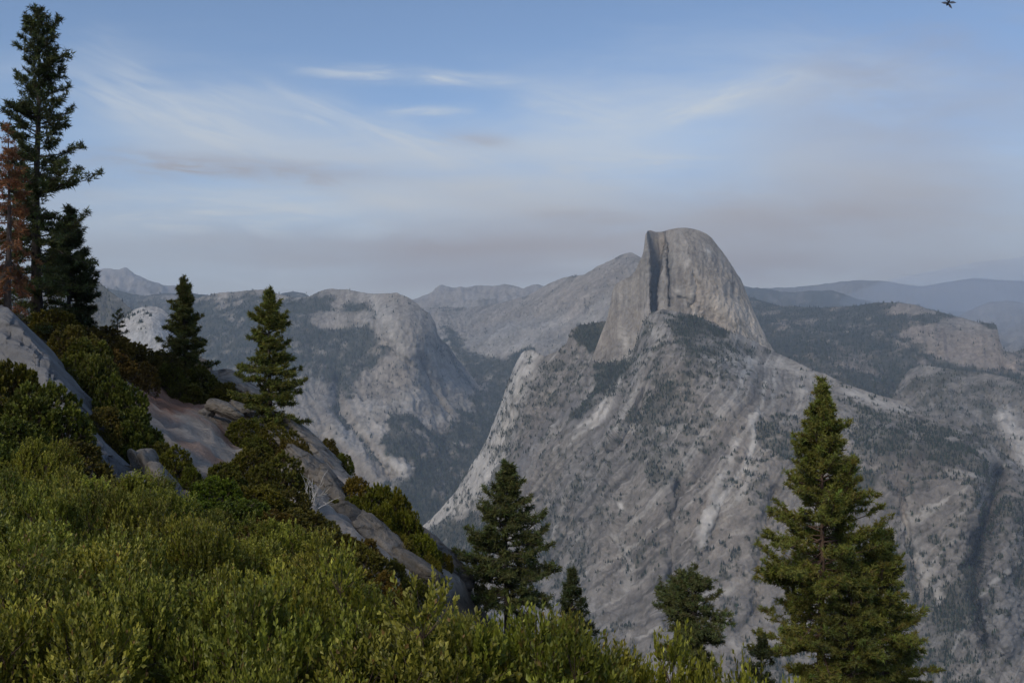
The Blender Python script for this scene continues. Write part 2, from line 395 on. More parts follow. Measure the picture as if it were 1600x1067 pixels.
# far ranges
sheet('far_range', 'pale bald peak on the far hazy skyline behind the tall pine', [(-500, 430), (60, 432), (150, 423), (172, 421), (184, 424), (197, 420), (212, 431), (234, 440), (255, 446), (276, 447), (300, 458), (324, 463), (420, 470)],
      flat(520), [(0, 430, 15500), (200, 420, 15000), (300, 460, 14500), (0, 520, 12500), (300, 520, 12500)], 3, 130, 1500, -420, 420, seed=1, back=2000, rbf_c=60,
      veg=lambda x, y: 0.5 * sst(y, 440, 470), streak=.04, rock=ROCK * 1.25)
sheet('far_range', 'faint blue peaks at the head of the canyon beyond the cliffs', [(560, 475), (620, 472), (644, 468), (660, 463), (676, 456), (684, 448), (690, 446), (705, 450), (730, 449), (751, 446), (770, 447), (789, 444), (803, 446), (817, 450), (830, 446), (840, 444), (860, 450), (1000, 455)],
      flat(520), [(640, 468, 13500), (700, 447, 13500), (850, 447, 13000), (640, 520, 11000), (850, 520, 10500)], 2.5, 110, 1200, 560, 1000, seed=2, back=2500, rbf_c=60,
      veg=lambda x, y: 0.35 * sst(y, 450, 485), streak=.04, rock=ROCK * 1.2)
sheet('far_range', 'faintest blue mountain line under the smoky sky right of the dome', [(1050, 455), (1234, 450), (1285, 445), (1335, 438), (1386, 441), (1437, 448), (1487, 440), (1521, 436), (1600, 440), (1800, 445), (2100, 450)],
      flat(500), [(1200, 440, 17500), (1500, 435, 17500), (1800, 440, 17000), (1200, 500, 15000), (1800, 500, 15000)], 4, 120, 1800, 1050, 2000, seed=3, back=1500, rbf_c=80, streak=.04, rock=ROCK * .8)
sheet('far_range', 'dusky blue ridge touching the lower right flank of the dome', [(1050, 440), (1140, 446), (1170, 450), (1234, 456), (1298, 453), (1339, 466), (1380, 474), (1450, 482), (1520, 490), (1600, 495), (1900, 500)],
      flat(545), [(1170, 450, 13500), (1298, 453, 13500), (1500, 490, 13000), (1170, 545, 10500), (1700, 545, 10000)], 3.5, 110, 1300, 1050, 1900, seed=4, back=2500, rbf_c=60,
      veg=lambda x, y: 0 * x + 0.9, streak=.04, rock=ROCK * .8)
sheet('hazy_bluff', 'smoke veiled flat bluff at the right edge of the picture', [(1440, 525), (1480, 503), (1517, 485), (1542, 474), (1572, 471), (1600, 474), (1680, 466), (1900, 470)],
      flat(610), [(1517, 484, 9500), (1600, 475, 9300), (1800, 470, 9300), (1517, 610, 7600), (1800, 610, 7600)], 3, 70, 700, 1440, 1900, seed=5, back=1800, rbf_c=50, veg=lambda x, y: 0 * x + .35)
# left plateau, left dark spur, left valley wall
sheet('forested_plateau', 'blue forested plateau with bald granite patches behind the white dome', [(-300, 452), (60, 452), (152, 450), (200, 457), (224, 462), (262, 458), (300, 460), (330, 463), (360, 470), (430, 462), (456, 456.5), (476, 459), (486, 466), (540, 470)],
      flat(640), [(100, 455, 9500), (300, 460, 9300), (456, 457, 10500), (100, 560, 7200), (300, 560, 7000), (480, 560, 7600), (300, 640, 6400), (0, 640, 6400), (480, 640, 6600)], 2.2, 60, 700, -300, 540, seed=6, back=1800,
      veg=lambda x, y: np.clip(0.95 - in_poly(x, y, [(245, 470), (262, 462), (275, 465), (272, 472)], 3) - in_poly(x, y, [(300, 472), (312, 474), (316, 486), (304, 484)], 4), 0, 1), tree_n=7000, tree_h=17)
sheet('wooded_spur', 'dark wooded spur sloping down behind the tall pine', [(-400, 425), (0, 430), (100, 436), (140, 436), (152, 440), (170, 455), (187, 467), (200, 479), (225, 500), (260, 528), (320, 570)],
      flat(700), [(0, 430, 5400), (150, 440, 5300), (200, 480, 5000), (300, 560, 4700), (0, 700, 3900), (300, 700, 3900)], 2.2, 45, 450, -400, 320, seed=7, back=1200,
      veg=lambda x, y: 0 * x + 0.85, tree_n=4500, tree_h=17)
def veg_wall(x, y):
    a = in_poly(x, y, [(200, 470), (325, 466), (400, 456), (430, 463), (484, 467), (505, 462), (575, 466), (582, 490), (592, 520), (606, 555), (585, 575), (560, 590), (548, 622), (520, 600), (480, 585), (440, 600), (380, 625), (200, 640)], 10)
    a = a - 0.9 * in_poly(x, y, [(482, 492), (520, 484), (575, 490), (590, 515), (550, 515), (500, 506)], 6) - 0.8 * np.exp(-(seg_dist(x, y, [(525, 478), (560, 462), (575, 462)]) / 5) ** 2) - .7 * np.exp(-(seg_dist(x, y, [(335, 476), (372, 474)]) / 4) ** 2) - .6 * np.exp(-(seg_dist(x, y, [(340, 500), (365, 490)]) / 3) ** 2)
    fl = in_poly(x, y, [(600, 690), (617, 655), (640, 652), (690, 668), (712, 648), (735, 628), (748, 606), (800, 590), (1000, 600), (1000, 1100), (200, 1100), (420, 830), (560, 790), (600, 765), (640, 748), (638, 722), (605, 700)], 6)
    g = 0.9 * np.exp(-(seg_dist(x, y, [(525, 610), (530, 655), (545, 672), (570, 700), (600, 730)]) / 7) ** 2)
    r = 0.75 * np.exp(-(seg_dist(x, y, [(597, 542), (622, 556), (650, 575)]) / 5) ** 2) + .6 * np.exp(-(seg_dist(x, y, [(690, 545), (715, 570), (735, 598)]) / 8) ** 2)
    return np.clip(a + 0.98 * fl + g + r + 0.10, 0, 1)
def off_wall(x, y):
    o = 170 * np.exp(-(seg_dist(x, y, [(527, 600), (530, 650), (548, 676), (585, 715), (612, 745)]) / 12) ** 2)
    o += 120 * np.exp(-(seg_dist(x, y, [(440, 720), (500, 700), (545, 740), (600, 775)]) / 14) ** 2)
    o -= 90 * np.exp(-(seg_dist(x, y, [(530, 675), (570, 705), (620, 738)]) / 16) ** 2)
    o += 110 * np.exp(-(seg_dist(x, y, [(690, 540), (715, 572), (740, 604)]) / 9) ** 2)
    o += 60 * np.exp(-(seg_dist(x, y, [(585, 470), (590, 515), (620, 556), (655, 585)]) / 8) ** 2)
    o += 130 * np.exp(-(seg_dist(x, y, [(655, 560), (672, 610), (700, 650)]) / 7) ** 2)
    return o
sheet('valley_wall', 'long granite cliff wall and forested floor of the deep valley', [(180, 560), (240, 515), (280, 478), (300, 468), (325, 462), (342, 458), (373, 456), (400, 453), (417, 453), (435, 460), (460, 466), (484, 464), (501, 456), (518, 451.5), (543, 453), (575, 459.5), (597, 459.5), (621, 459), (633, 464.6), (645, 470.5), (659, 484), (671, 491), (680, 508), (684, 525), (702, 541), (714, 560), (735, 584), (748, 603), (758, 598), (775, 600), (810, 630), (1000, 700)],
      flat(1010), [(325, 462, 7700), (400, 453, 7500), (518, 452, 7250), (600, 460, 6950), (621, 459, 6850), (660, 486, 6700), (600, 500, 6500), (560, 520, 6650), (600, 570, 6250), (650, 570, 6200), (684, 527, 6650), (700, 542, 6900), (716, 563, 7150), (748, 604, 7100),
      (400, 560, 6500), (500, 560, 6400), (250, 560, 7000), (450, 620, 5850), (560, 645, 5650), (640, 650, 5650), (580, 745, 5050), (640, 715, 5250), (700, 700, 5600), (735, 640, 6400), (660, 790, 4850), (600, 800, 4700), (500, 760, 4950), (400, 800, 4600), (200, 700, 5600), (200, 1000, 4000), (640, 900, 4300), (500, 1000, 3900), (800, 800, 4900), (800, 650, 6500), (1000, 800, 5000), (900, 1010, 4000)],
      1.9, 42, 420, 180, 1000, rowstep=1.9, veg=veg_wall, offs=off_wall, seed=8, back=1500, tree_n=26000, tree_h=17, rock=ROCK * 1.08, speck=.35, lines=.35,
      tilt=lambda x, y: np.where(y > 600, -25, np.where(x > 660, -30, 0)),
      pale=[([(590, 475), (610, 520), (625, 545)], 16, .45), ([(560, 640), (610, 640), (650, 625)], 14, .4), ([(535, 680), (580, 712), (630, 738)], 14, .55), ([(575, 672), (610, 680)], 13, .45), ([(640, 660), (690, 655)], 6, .4), ([(712, 690), (720, 684)], 6, .5), ([(612, 728), (632, 735)], 4, .7)])
# high ridge behind the dome
sheet('slab_ridge', 'long bare granite ridge rising to a peak behind the dome', [(520, 500), (620, 486), (660, 482), (700, 480), (730, 481), (760, 478), (790, 472), (822, 463), (835, 457), (856, 444), (866, 440), (880, 434.5), (914, 429), (933, 417), (957, 406), (974, 397.5), (987, 395.6), (996, 401), (1004, 406), (1030, 420), (1120, 470), (1200, 500)],
      [(520, 600), (700, 620), (760, 690), (1200, 690)], [(620, 486, 10200), (700, 480, 10000), (822, 463, 9400), (880, 434, 9000), (987, 396, 8600), (1100, 460, 8600), (700, 530, 8500), (721, 560, 7900), (760, 600, 7350), (760, 690, 6800), (830, 550, 7500), (900, 500, 7900), (950, 480, 7800), (900, 600, 6900), (1100, 560, 7300), (1100, 690, 6300), (620, 560, 8400), (740, 510, 8900), (780, 520, 8300)],
      1.8, 48, 480, 520, 1200, seed=9, back=1800, rock=ROCK * 1.1, streak=.14, lines=.5, rbf_c=40,
      tilt=lambda x, y: np.where(x > 730, 52, -20),
      veg=lambda x, y: np.clip(.14 + .85 * in_poly(x, y, [(735, 600), (712, 555), (690, 520), (705, 515), (745, 552), (790, 562), (830, 545), (850, 560), (850, 700), (735, 700)], 8) + .5 * np.exp(-(seg_dist(x, y, [(822, 465), (860, 445), (905, 432)]) / 4) ** 2) + .5 * np.exp(-(seg_dist(x, y, [(690, 482), (735, 483)]) / 4) ** 2), 0, 1),
      tree_n=6000, tree_h=15, speck=.25, pale=[([(790, 545), (830, 530), (880, 500)], 10, .35), ([(742, 557), (765, 550)], 8, .4), ([(786, 585), (800, 575)], 3, .8), ([(910, 505), (950, 470)], 6, .3), ([(765, 590), (778, 600)], 4, .7), ([(792, 570), (835, 545)], 3, .6)])
# right-hand country
def veg_rb(x, y):
    rock = in_poly(x, y, [(1405, 520), (1440, 505), (1480, 500), (1530, 506), (1562, 520), (1570, 550), (1600, 560), (1590, 585), (1500, 573), (1460, 558), (1425, 540)], 8)
    rock = np.maximum(rock, .8 * in_poly(x, y, [(1375, 490), (1395, 477), (1425, 477), (1465, 490), (1440, 494)], 5))
    rock = np.maximum(rock, .5 * in_poly(x, y, [(1300, 556), (1360, 560), (1360, 590), (1300, 580)], 8)); rock = np.maximum(rock, .6 * in_poly(x, y, [(1195, 508), (1220, 506), (1245, 516), (1230, 520)], 3))
    return np.clip(0.98 - 0.85 * rock, 0, 1)
sheet('forest_hills', 'dark blue forested hills with a bare granite knob right of the dome', [(1040, 450), (1150, 458), (1180, 467), (1217, 479), (1285, 481), (1339, 479), (1366, 474), (1405, 473), (1431, 478), (1461, 486), (1497, 496), (1514, 501), (1540, 505), (1557, 509), (1562, 532), (1568, 549), (1583, 551), (1600, 544), (1700, 530), (1950, 520)],
      flat(700), [(1150, 460, 8600), (1217, 479, 8000), (1339, 479, 7400), (1405, 473, 7000), (1497, 496, 6500), (1559, 510, 6250), (1600, 546, 6000), (1850, 525, 6000), (1250, 560, 5600), (1350, 600, 5100), (1450, 560, 5650), (1550, 570, 5600), (1450, 520, 6100), (1350, 530, 6300), (1150, 600, 5200), (1150, 700, 4700), (1400, 700, 4500), (1600, 700, 4500), (1900, 700, 4500)],
      2.0, 38, 420, 1040, 1900, seed=10, back=1200, veg=veg_rb, tree_n=15000, tree_h=16, speck=.3, rock=ROCK * np.array([1.12, 1.05, 1.0]))
sheet('brush_hill', 'low rounded hill with dark brush and a pale cliff at the right edge', [(1330, 680), (1395, 625), (1405, 600), (1412, 586), (1422, 577), (1437, 571), (1465, 574), (1500, 579), (1540, 583), (1574, 591), (1600, 594), (1700, 585), (1950, 590)],
      flat(880), [(1395, 630, 4500), (1437, 571, 4600), (1525, 582, 4500), (1600, 594, 4400), (1800, 588, 4400), (1450, 680, 3950), (1600, 700, 3750), (1800, 700, 3750), (1450, 880, 3300), (1600, 880, 3200), (1800, 880, 3200)],
      2.0, 38, 330, 1330, 1900, seed=12, back=900, veg=lambda x, y: np.clip(.72 - .8 * in_poly(x, y, [(1412, 588), (1437, 572), (1470, 578), (1455, 592), (1420, 598)], 5) - .9 * in_poly(x, y, [(1560, 640), (1620, 630), (1640, 760), (1590, 735)], 8), 0, 1),
      tree_n=6000, tree_h=12, speck=.5, pale=[([(1568, 650), (1590, 690), (1606, 735)], 13, .85)], rock=ROCK * .95)

# the massif below the dome
def tilt_m(x, y): return np.interp(x, [640, 900, 1000, 1150, 1400, 1600], [42, 38, 27, 14, -6, -18])
def veg_m(x, y):
    P_ = lambda poly, a=1, f=6: a * in_poly(x, y, poly, f)
    v = P_([(890, 518), (905, 508), (945, 501), (955, 520), (968, 540), (955, 545), (940, 548), (925, 558), (905, 545)], 1, 4)
    v = np.maximum(v, P_([(955, 545), (975, 550), (985, 560), (978, 585), (958, 612), (935, 640), (905, 655), (895, 650), (925, 600), (930, 575)], .95, 5))
    v = np.maximum(v, P_([(1035, 590), (1085, 590), (1082, 640), (1075, 665), (1040, 675), (1010, 672), (975, 655), (985, 640), (1020, 620)], .8))
    v = np.maximum(v, P_([(1040, 480), (1055, 493), (1075, 495), (1110, 504), (1145, 508), (1135, 532), (1060, 534), (1045, 512)], .95))
    v = np.maximum(v, P_([(1060, 535), (1150, 530), (1205, 550), (1170, 562), (1110, 565), (1070, 575)], .62))
    v = np.maximum(v, P_([(1090, 648), (1145, 645), (1140, 668), (1095, 672)], .7))
    v = np.maximum(v, P_([(1185, 655), (1230, 650), (1300, 690), (1290, 730), (1170, 728)], .7))
    v = np.maximum(v, P_([(1330, 640), (1360, 625), (1400, 650), (1440, 650), (1500, 680), (1555, 725), (1545, 765), (1500, 742), (1420, 735), (1370, 745), (1350, 800), (1330, 760)], .7, 14))
    v = np.maximum(v, P_([(1545, 790), (1530, 850), (1500, 880), (1480, 930), (1455, 960), (1462, 1000), (1510, 990), (1525, 930), (1540, 870)], .85, 8))
    v = np.maximum(v, P_([(1450, 990), (1520, 990), (1560, 1100), (1440, 1100)], .5, 12))
    v = np.maximum(v, P_([(1020, 720), (1060, 690), (1080, 740), (1060, 780), (1000, 760)], .5, 10))
    v = np.maximum(v, P_([(820, 560), (880, 570), (930, 560), (900, 600), (860, 640), (810, 600)], .4, 8))
    v = np.maximum(v, P_([(860, 880), (920, 800), (960, 770), (930, 850), (900, 900)], .4, 8))
    v = np.maximum(v, P_([(1480, 740), (1560, 730), (1620, 760), (1640, 1000), (1570, 900), (1560, 800)], .5, 10))
    v = np.maximum(v, P_([(655, 826), (700, 815), (740, 800), (800, 830), (760, 900), (640, 960)], .9, 8))
    return v
def off_m(x, y):
    g = lambda pts, w, a: a * np.exp(-(seg_dist(x, y, pts) / w) ** 2)
    o = g([(985, 555), (960, 620), (925, 680), (880, 740), (830, 810)], 14, 18) + g([(1000, 600), (980, 650), (955, 690)], 10, -50)
    o += g([(1170, 590), (1180, 650), (1150, 720), (1115, 790), (1095, 850)], 9, -14) + g([(870, 640), (835, 690), (800, 740)], 12, 25)
    o += g([(770, 690), (800, 620), (815, 570)], 12, -60) + g([(1060, 760), (1050, 880), (1045, 980)], 10, 45)
    o += g([(1556, 745), (1545, 800), (1528, 850), (1520, 880)], 17, 210) + g([(1528, 860), (1522, 930), (1540, 1010)], 10, 120)
    o += g([(1580, 800), (1560, 900), (1575, 1000)], 22, -60)
    o += g([(920, 720), (900, 800), (880, 880)], 11, 40) + g([(1210, 770), (1190, 860), (1180, 960)], 12, 40) + g([(1400, 740), (1420, 850), (1440, 940)], 14, 35)
    return o
TOP_M = [(590, 880), (640, 842), (660, 822), (690, 795), (715, 765), (740, 722), (762, 685), (780, 640), (792, 605), (803, 578), (815, 554), (822, 548), (832, 547), (842, 553), (852, 557), (870, 549), (885, 536), (892, 516), (905, 508), (920, 506), (945, 501), (952, 507), (957, 520), (966, 538), (978, 548), (990, 548), (999, 525), (1006, 503), (1018, 490), (1035, 484), (1055, 488), (1080, 493), (1110, 502), (1140, 506), (1165, 526), (1190, 540), (1212, 552), (1240, 564), (1261, 574), (1290, 585), (1319, 599), (1350, 611), (1373, 619), (1406, 626), (1437, 643), (1470, 661), (1504, 667), (1538, 687), (1571, 711), (1592, 731), (1640, 770), (1750, 830), (1900, 880)]
sheet('granite_massif', 'broad grey granite massif streaked with pale chutes below the dome', TOP_M, flat(1230),
      [(600, 870, 4650), (660, 822, 4500), (700, 780, 4400), (740, 720, 4330), (780, 640, 4300), (815, 554, 4280), (832, 547, 4230), (830, 600, 4080), (770, 740, 4050), (850, 700, 3800), (900, 560, 4020), (905, 508, 4150), (950, 503, 4120), (975, 548, 3990), (1008, 500, 3870), (1035, 486, 3860), (1110, 502, 3880), (1165, 526, 3900), (1212, 552, 3950),
       (1050, 560, 3600), (950, 650, 3560), (1150, 620, 3420), (1300, 592, 3650), (1437, 643, 3450), (1592, 731, 3250), (1800, 850, 3150), (850, 850, 3620), (750, 850, 4000), (650, 950, 4000), (900, 950, 3200), (1000, 800, 3180), (1100, 700, 3250), (1100, 850, 3020), (1050, 1000, 2850), (1250, 750, 3080), (1300, 900, 2880), (1400, 700, 3180), (1450, 850, 2880), (1520, 760, 2960), (1450, 1050, 2620), (1250, 1100, 2620), (900, 1150, 2800), (650, 1230, 3200), (1600, 850, 2850), (1600, 1050, 2580), (1800, 1100, 2500), (1250, 1230, 2450)],
      1.8, 28, 300, 590, 1850, veg=veg_m, offs=off_m, tilt=tilt_m, seed=14, back=1100, tree_n=30000, tree_h=10, speck=.85, streak=.2, rock=ROCK * .86, lines=.68, mott_a=.16, veg_soil=.8, rbf_c=40,
      pale=[([(822, 556), (808, 600), (790, 650), (768, 705), (742, 758), (706, 796), (672, 820)], 16, 1.35), ([(772, 690), (758, 738), (735, 775)], 15, 1.0), ([(985, 552), (970, 600), (950, 640), (925, 668)], 3.2, .75), ([(962, 585), (948, 625), (928, 655), (905, 668)], 2.6, .9), ([(1005, 560), (995, 610), (970, 650), (955, 680)], 5, .35),
            ([(1195, 595), (1185, 640), (1172, 665)], 3, .6), ([(1174, 662), (1178, 690), (1165, 730), (1135, 770), (1110, 805), (1098, 850)], 4.5, 1.0), ([(1150, 690), (1135, 740), (1115, 780)], 5, .6), ([(878, 660), (850, 690), (815, 730)], 2.6, .7), ([(835, 730), (812, 760), (790, 800)], 2.5, .6), ([(905, 735), (880, 800), (862, 850)], 3, .45),
            ([(960, 668), (985, 672), (1010, 675)], 7, .5), ([(1035, 676), (1065, 672)], 6, .4), ([(1100, 565), (1150, 560), (1220, 570), (1270, 590)], 8, .4), ([(1320, 612), (1370, 628), (1420, 645)], 7, .5), ([(1420, 830), (1450, 900), (1465, 940)], 14, .4), ([(1480, 740), (1530, 745)], 4, .5), ([(965, 840), (985, 880), (978, 920)], 6, .4), ([(975, 790), (974, 797)], 3, .9), ([(1171, 652), (1174, 655)], 2.6, 1.0), ([(1020, 510), (1030, 530)], 8, .4)],
      dark=[([(1556, 745), (1545, 800), (1528, 850)], 12, .75), ([(850, 600), (880, 600), (900, 630)], 10, .35), ([(905, 640), (870, 660), (840, 700), (800, 760)], 20, .75), ([(950, 660), (900, 740), (860, 820)], 10, .4), ([(1130, 700), (1120, 760)], 12, .3), ([(1060, 780), (1045, 900), (1050, 980)], 8, .4), ([(1590, 820), (1590, 1000)], 30, .5)])  # stroke in the right-hand gully is its shade, put into the rock colour

# the half dome itself
def off_d(x, y):
    x = x + 2.5 * fbm(np.stack([y / 40, x / 60, 0 * x], -1), 3, 88)
    o = np.interp(x, [940, 957, 975, 990, 1000, 1007, 1014, 1030, 1046, 1056], [40, 0, -10, 10, 25, 20, 0, 40, 45, 0]) * sst(y, 560, 480)
    o = o + 260 * in_poly(x, y, [(1012, 350), (1038, 350), (1041, 378), (1037, 400), (1033, 425), (1030, 455), (1029, 490), (1016, 490), (1017, 440), (1014, 400)], 1.6)
    o = o + 70 * in_poly(x, y, [(1043, 380), (1046, 405), (1049, 440), (1050, 480), (1045.5, 480), (1044, 440), (1040, 408)], 2.0)
    return o + 16 * np.exp(-(seg_dist(x, y, [(1084, 430), (1090, 445), (1086, 470), (1076, 480)]) / 3) ** 2) + 14 * np.exp(-(seg_dist(x, y, [(1060, 465), (1072, 468), (1080, 485)]) / 3) ** 2)
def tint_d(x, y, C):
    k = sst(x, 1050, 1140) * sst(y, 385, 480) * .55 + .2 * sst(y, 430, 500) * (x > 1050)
    C = C * (1 + k[..., None] * np.array([.38, .28, .16]))  # sunlit warmth of the lower right flank, painted into the rock colour
    st = fbm(np.stack([(x + (y - 400) * -.12 * sst(x, 1050, 1150)) / 5.5, y / 120, 0 * x], -1), 4, 77, .6)
    return C * (1 + .22 * st * sst(y, 360, 420))[..., None]
sheet('granite_dome', 'huge grey granite half dome with a sheer shadowed face', [(925, 560), (940, 520), (948, 500), (953, 478), (957, 455), (962, 444), (968, 440), (975, 437), (984, 432), (992, 425), (998, 412), (1002, 404), (1005, 396), (1007.5, 380), (1009, 366), (1011, 361), (1016, 360), (1024, 362.5), (1034, 362.5), (1046, 359), (1058, 356.5), (1070, 356), (1082, 357.5), (1094, 361), (1103, 365), (1111, 371), (1119, 381), (1127, 391), (1135, 402), (1143, 414), (1151, 427), (1158, 437), (1163, 449), (1168, 462), (1174, 478), (1181, 494), (1189, 511), (1197, 527), (1204, 540), (1212, 552), (1225, 575)],
      flat(630), [(940, 560, 3990), (960, 450, 4120), (960, 530, 4010), (990, 430, 4080), (990, 540, 3960), (1012, 365, 4060), (1012, 480, 3960), (1060, 357, 4120), (1050, 420, 3950), (1050, 490, 3885), (1080, 400, 3965), (1080, 490, 3885), (1110, 372, 4150), (1105, 450, 3900), (1120, 505, 3885), (1130, 396, 4150), (1130, 440, 3960), (1158, 440, 4130), (1150, 490, 3925), (1175, 482, 4100), (1170, 520, 3950), (1197, 528, 4080), (1185, 550, 3960), (1212, 553, 4080), (1225, 576, 4080), (1000, 630, 3850), (1100, 630, 3800), (1220, 630, 3950), (930, 630, 3950)],
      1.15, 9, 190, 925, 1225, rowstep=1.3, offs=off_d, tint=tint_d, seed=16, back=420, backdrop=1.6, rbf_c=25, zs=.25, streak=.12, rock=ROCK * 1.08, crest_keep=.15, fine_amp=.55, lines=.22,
      veg=lambda x, y: .0 * x + .35 * sst(y, 485, 500) * (x > 1020), tree_n=60, tree_h=12, speck=.0,
      pale=[([(1062, 455), (1078, 475), (1085, 490)], 4, .5), ([(1083, 428), (1088, 445), (1082, 462)], 3, .4), ([(1104, 393), (1108, 394)], 3, .9), ([(1075, 408), (1070, 420)], 4, .4), ([(1125, 470), (1160, 490), (1185, 530)], 22, .35), ([(972, 520), (985, 545), (985, 570)], 7, .35)],
      dark=[([(1064, 462), (1078, 483)], 3, .6), ([(1020, 366), (1022, 420), (1023, 482)], 5, .35), ([(975, 450), (980, 520)], 5, .25)])  # stroke down the sheer face paints some of the recess's shade into the rock
# white dome on the left
sheet('white_dome', 'small bright white granite dome between the pines on the left', [(140, 600), (172, 540), (183, 515), (192, 499), (200, 490), (211, 483), (222, 479.5), (235, 478.5), (247, 480), (256, 485), (265, 492), (276, 506), (290, 530), (330, 600)],
      flat(680), [(172, 540, 3480), (235, 479, 3560), (235, 500, 3420), (235, 540, 3340), (200, 540, 3380), (200, 490, 3560), (270, 500, 3560), (270, 540, 3400), (290, 530, 3560), (330, 600, 3500), (140, 600, 3500), (235, 680, 3150)],
      1.4, 5, 110, 140, 330, seed=18, back=300, backdrop=1.2, rock=np.array([.47, .44, .40]), streak=.06, rbf_c=20, veg=lambda x, y: .30 * sst(y, 530, 490) * sst(x, 250, 215), tree_n=220, tree_h=8, veg_soil=.3)
for src, lab in (('granite_massif', 'scattered dark conifers and brush on the grey massif slopes'), ('valley_wall', 'dark conifer forest filling the valley floor and wall ledges'), ('forest_hills', 'blue green conifer forest on the hills right of the dome'),
                 ('slab_ridge', 'sparse conifers at the foot of the bare ridge'), ('brush_hill', 'dark brush and trees on the low hill at right edge'), ('forested_plateau', 'far conifer forest on the blue plateau'),
                 ('wooded_spur', 'conifers on the dark spur behind the tall pine'), ('granite_dome', 'tiny trees at the foot of the great dome'), ('white_dome', 'specks of trees on the small white dome')):
    if src in FOREST: make_forest(src, 'forest', lab)

# ------------------------------------------------------------------ near hillside
#  shrubs on the hillside: px, py of the middle, distance, width px, height px, tone
HILL_SHRUBS = [(20, 640, 19, 150, 130, 0), (70, 672, 18, 130, 110, 0), (-60, 640, 20, 150, 130, 0), (15, 700, 15.5, 150, 80, 0), (110, 715, 16, 110, 60, 0),
    (128, 575, 33, 90, 70, 1), (150, 612, 30, 100, 90, 1), (182, 652, 27, 100, 90, 1), (205, 690, 25, 90, 80, 1), (160, 680, 24.5, 80, 60, 1), (110, 545, 37, 80, 60, 1), (225, 702, 25.5, 50, 60, 1),
    (85, 522, 41, 90, 50, 0), (150, 540, 44, 100, 44, 2), (205, 552, 47, 90, 38, 2), (250, 566, 50, 80, 36, 2), (175, 575, 40, 90, 50, 2), (215, 590, 44, 70, 40, 2),
    (262, 598, 49, 60, 40, 0), (310, 604, 51, 70, 44, 0), (350, 622, 50, 60, 36, 2), (378, 634, 49, 50, 30, 2), (292, 618, 48, 60, 34, 0),
    (272, 738, 23.5, 70, 54, 3), (300, 748, 23, 44, 40, 3), (248, 722, 24.5, 44, 50, 1),
    (385, 682, 43, 66, 44, 1), (430, 700, 41, 80, 50, 1), (462, 716, 39, 60, 44, 1), (400, 712, 40, 60, 36, 1),
    (395, 742, 28, 100, 66, 1), (440, 752, 27, 90, 66, 1), (350, 762, 25, 80, 54, 1), (335, 792, 21, 100, 56, 3), (400, 790, 22, 100, 56, 3), (455, 795, 23, 80, 50, 2), (375, 815, 18, 110, 50, 3),
    (470, 828, 18.5, 110, 50, 2), (520, 858, 16.5, 110, 50, 2), (565, 890, 15, 80, 46, 2), (430, 822, 18, 90, 44, 2),
    (560, 770, 33, 60, 44, 4), (590, 792, 31, 80, 70, 4), (620, 812, 31, 66, 70, 4), (640, 838, 30, 60, 70, 4), (596, 826, 29.5, 60, 60, 4), (655, 872, 29, 60, 60, 4), (632, 878, 28.5, 44, 44, 4), (580, 836, 29, 40, 36, 4),
    (512, 706, 45, 34, 30, 1), (536, 728, 44, 36, 30, 1), (688, 888, 31, 40, 30, 4), (548, 815, 31, 40, 36, 4), (520, 800, 30, 34, 26, 2), (612, 852, 29, 44, 36, 4), (668, 892, 28.5, 40, 36, 4),
    (300, 812, 16.5, 90, 50, 3), (335, 838, 14.8, 110, 60, 2), (400, 848, 14.3, 110, 60, 2), (465, 872, 13.8, 110, 60, 2), (530, 895, 13.4, 100, 54, 2), (596, 908, 13.4, 80, 44, 2), (645, 920, 16, 60, 40, 2), (500, 842, 20, 90, 44, 2), (560, 868, 21, 70, 44, 2), (610, 898, 22, 60, 36, 2)]
#  pines: px, top py, foot py, distance
TREE_POS = {'tall': (58, 34, 514, 42), 'second': (108, 330, 524, 45), 'dead': (12, 200, 500, 38), 'left_mid': (287, 437, 622, 52), 'edge': (421, 455, 708, 44),
    'rim': (792, 730, 1045, 33), 'small': (894, 890, 1075, 40), 'round': (1082, 908, 1110, 36), 'right': (1283, 596, 1190, 36), 'right_b': (1376, 838, 1210, 36.6), 'right_c': (1332, 880, 1200, 34),
    'sapling': (184, 488, 548, 49), 'tiny': (1190, 1000, 1180, 37)}
gp = []
def g_px(px, py, d): p = at(px, py, d); gp.append((p[0], p[1], p[2]))
for p in [(-3, 1, -2.2), (0, 1, -2.2), (3, 1, -2.4), (-2.5, 4, -2.35), (0, 4, -2.55), (1.2, 4, -2.8), (2.5, 4, -3.2), (-5, 7, -2.45), (-2, 7, -2.7), (-.7, 7, -3.0), (.3, 7, -3.38), (1.2, 7, -3.75), (1.9, 7, -4.2), (3.2, 7, -5.2),
          (-6.5, 9.5, -2.5), (-4, 9.5, -2.85), (-2, 9.5, -3.15), (-1, 9.5, -4.0), (.5, 9.5, -5.2), (2, 9.5, -6.2), (-8, 12, -2.45), (-5, 12, -2.85), (-3.6, 12, -3.05), (-1.6, 12, -4.0), (.5, 12, -6.6), (-10, 14, -2.4), (-7, 14, -2.65), (-5.4, 14, -3.1), (2, 14, -9.5),
          (-8, 3, -1.6), (-14, 8, -1.2), (-20, 18, 0.2), (7, 4, -6), (12, 8, -10), (8, 14, -11), (16, 22, -18), (5, 22, -11), (-30, 30, 2.5), (-40, 45, 3)]: gp.append(p)
for x, y, d, w, h, t in HILL_SHRUBS: g_px(x, y + h * 0.42, d)
for k, (x, t, b, d) in TREE_POS.items(): g_px(x, b, d)
CREST = [(-200, 480, 44), (-60, 490, 46), (30, 508, 48), (130, 537, 51), (200, 548, 55), (270, 566, 58), (330, 592, 58), (380, 612, 56), (440, 662, 50), (500, 704, 46), (540, 742, 43), (600, 795, 39), (650, 838, 37), (700, 875, 35), (735, 915, 33)]
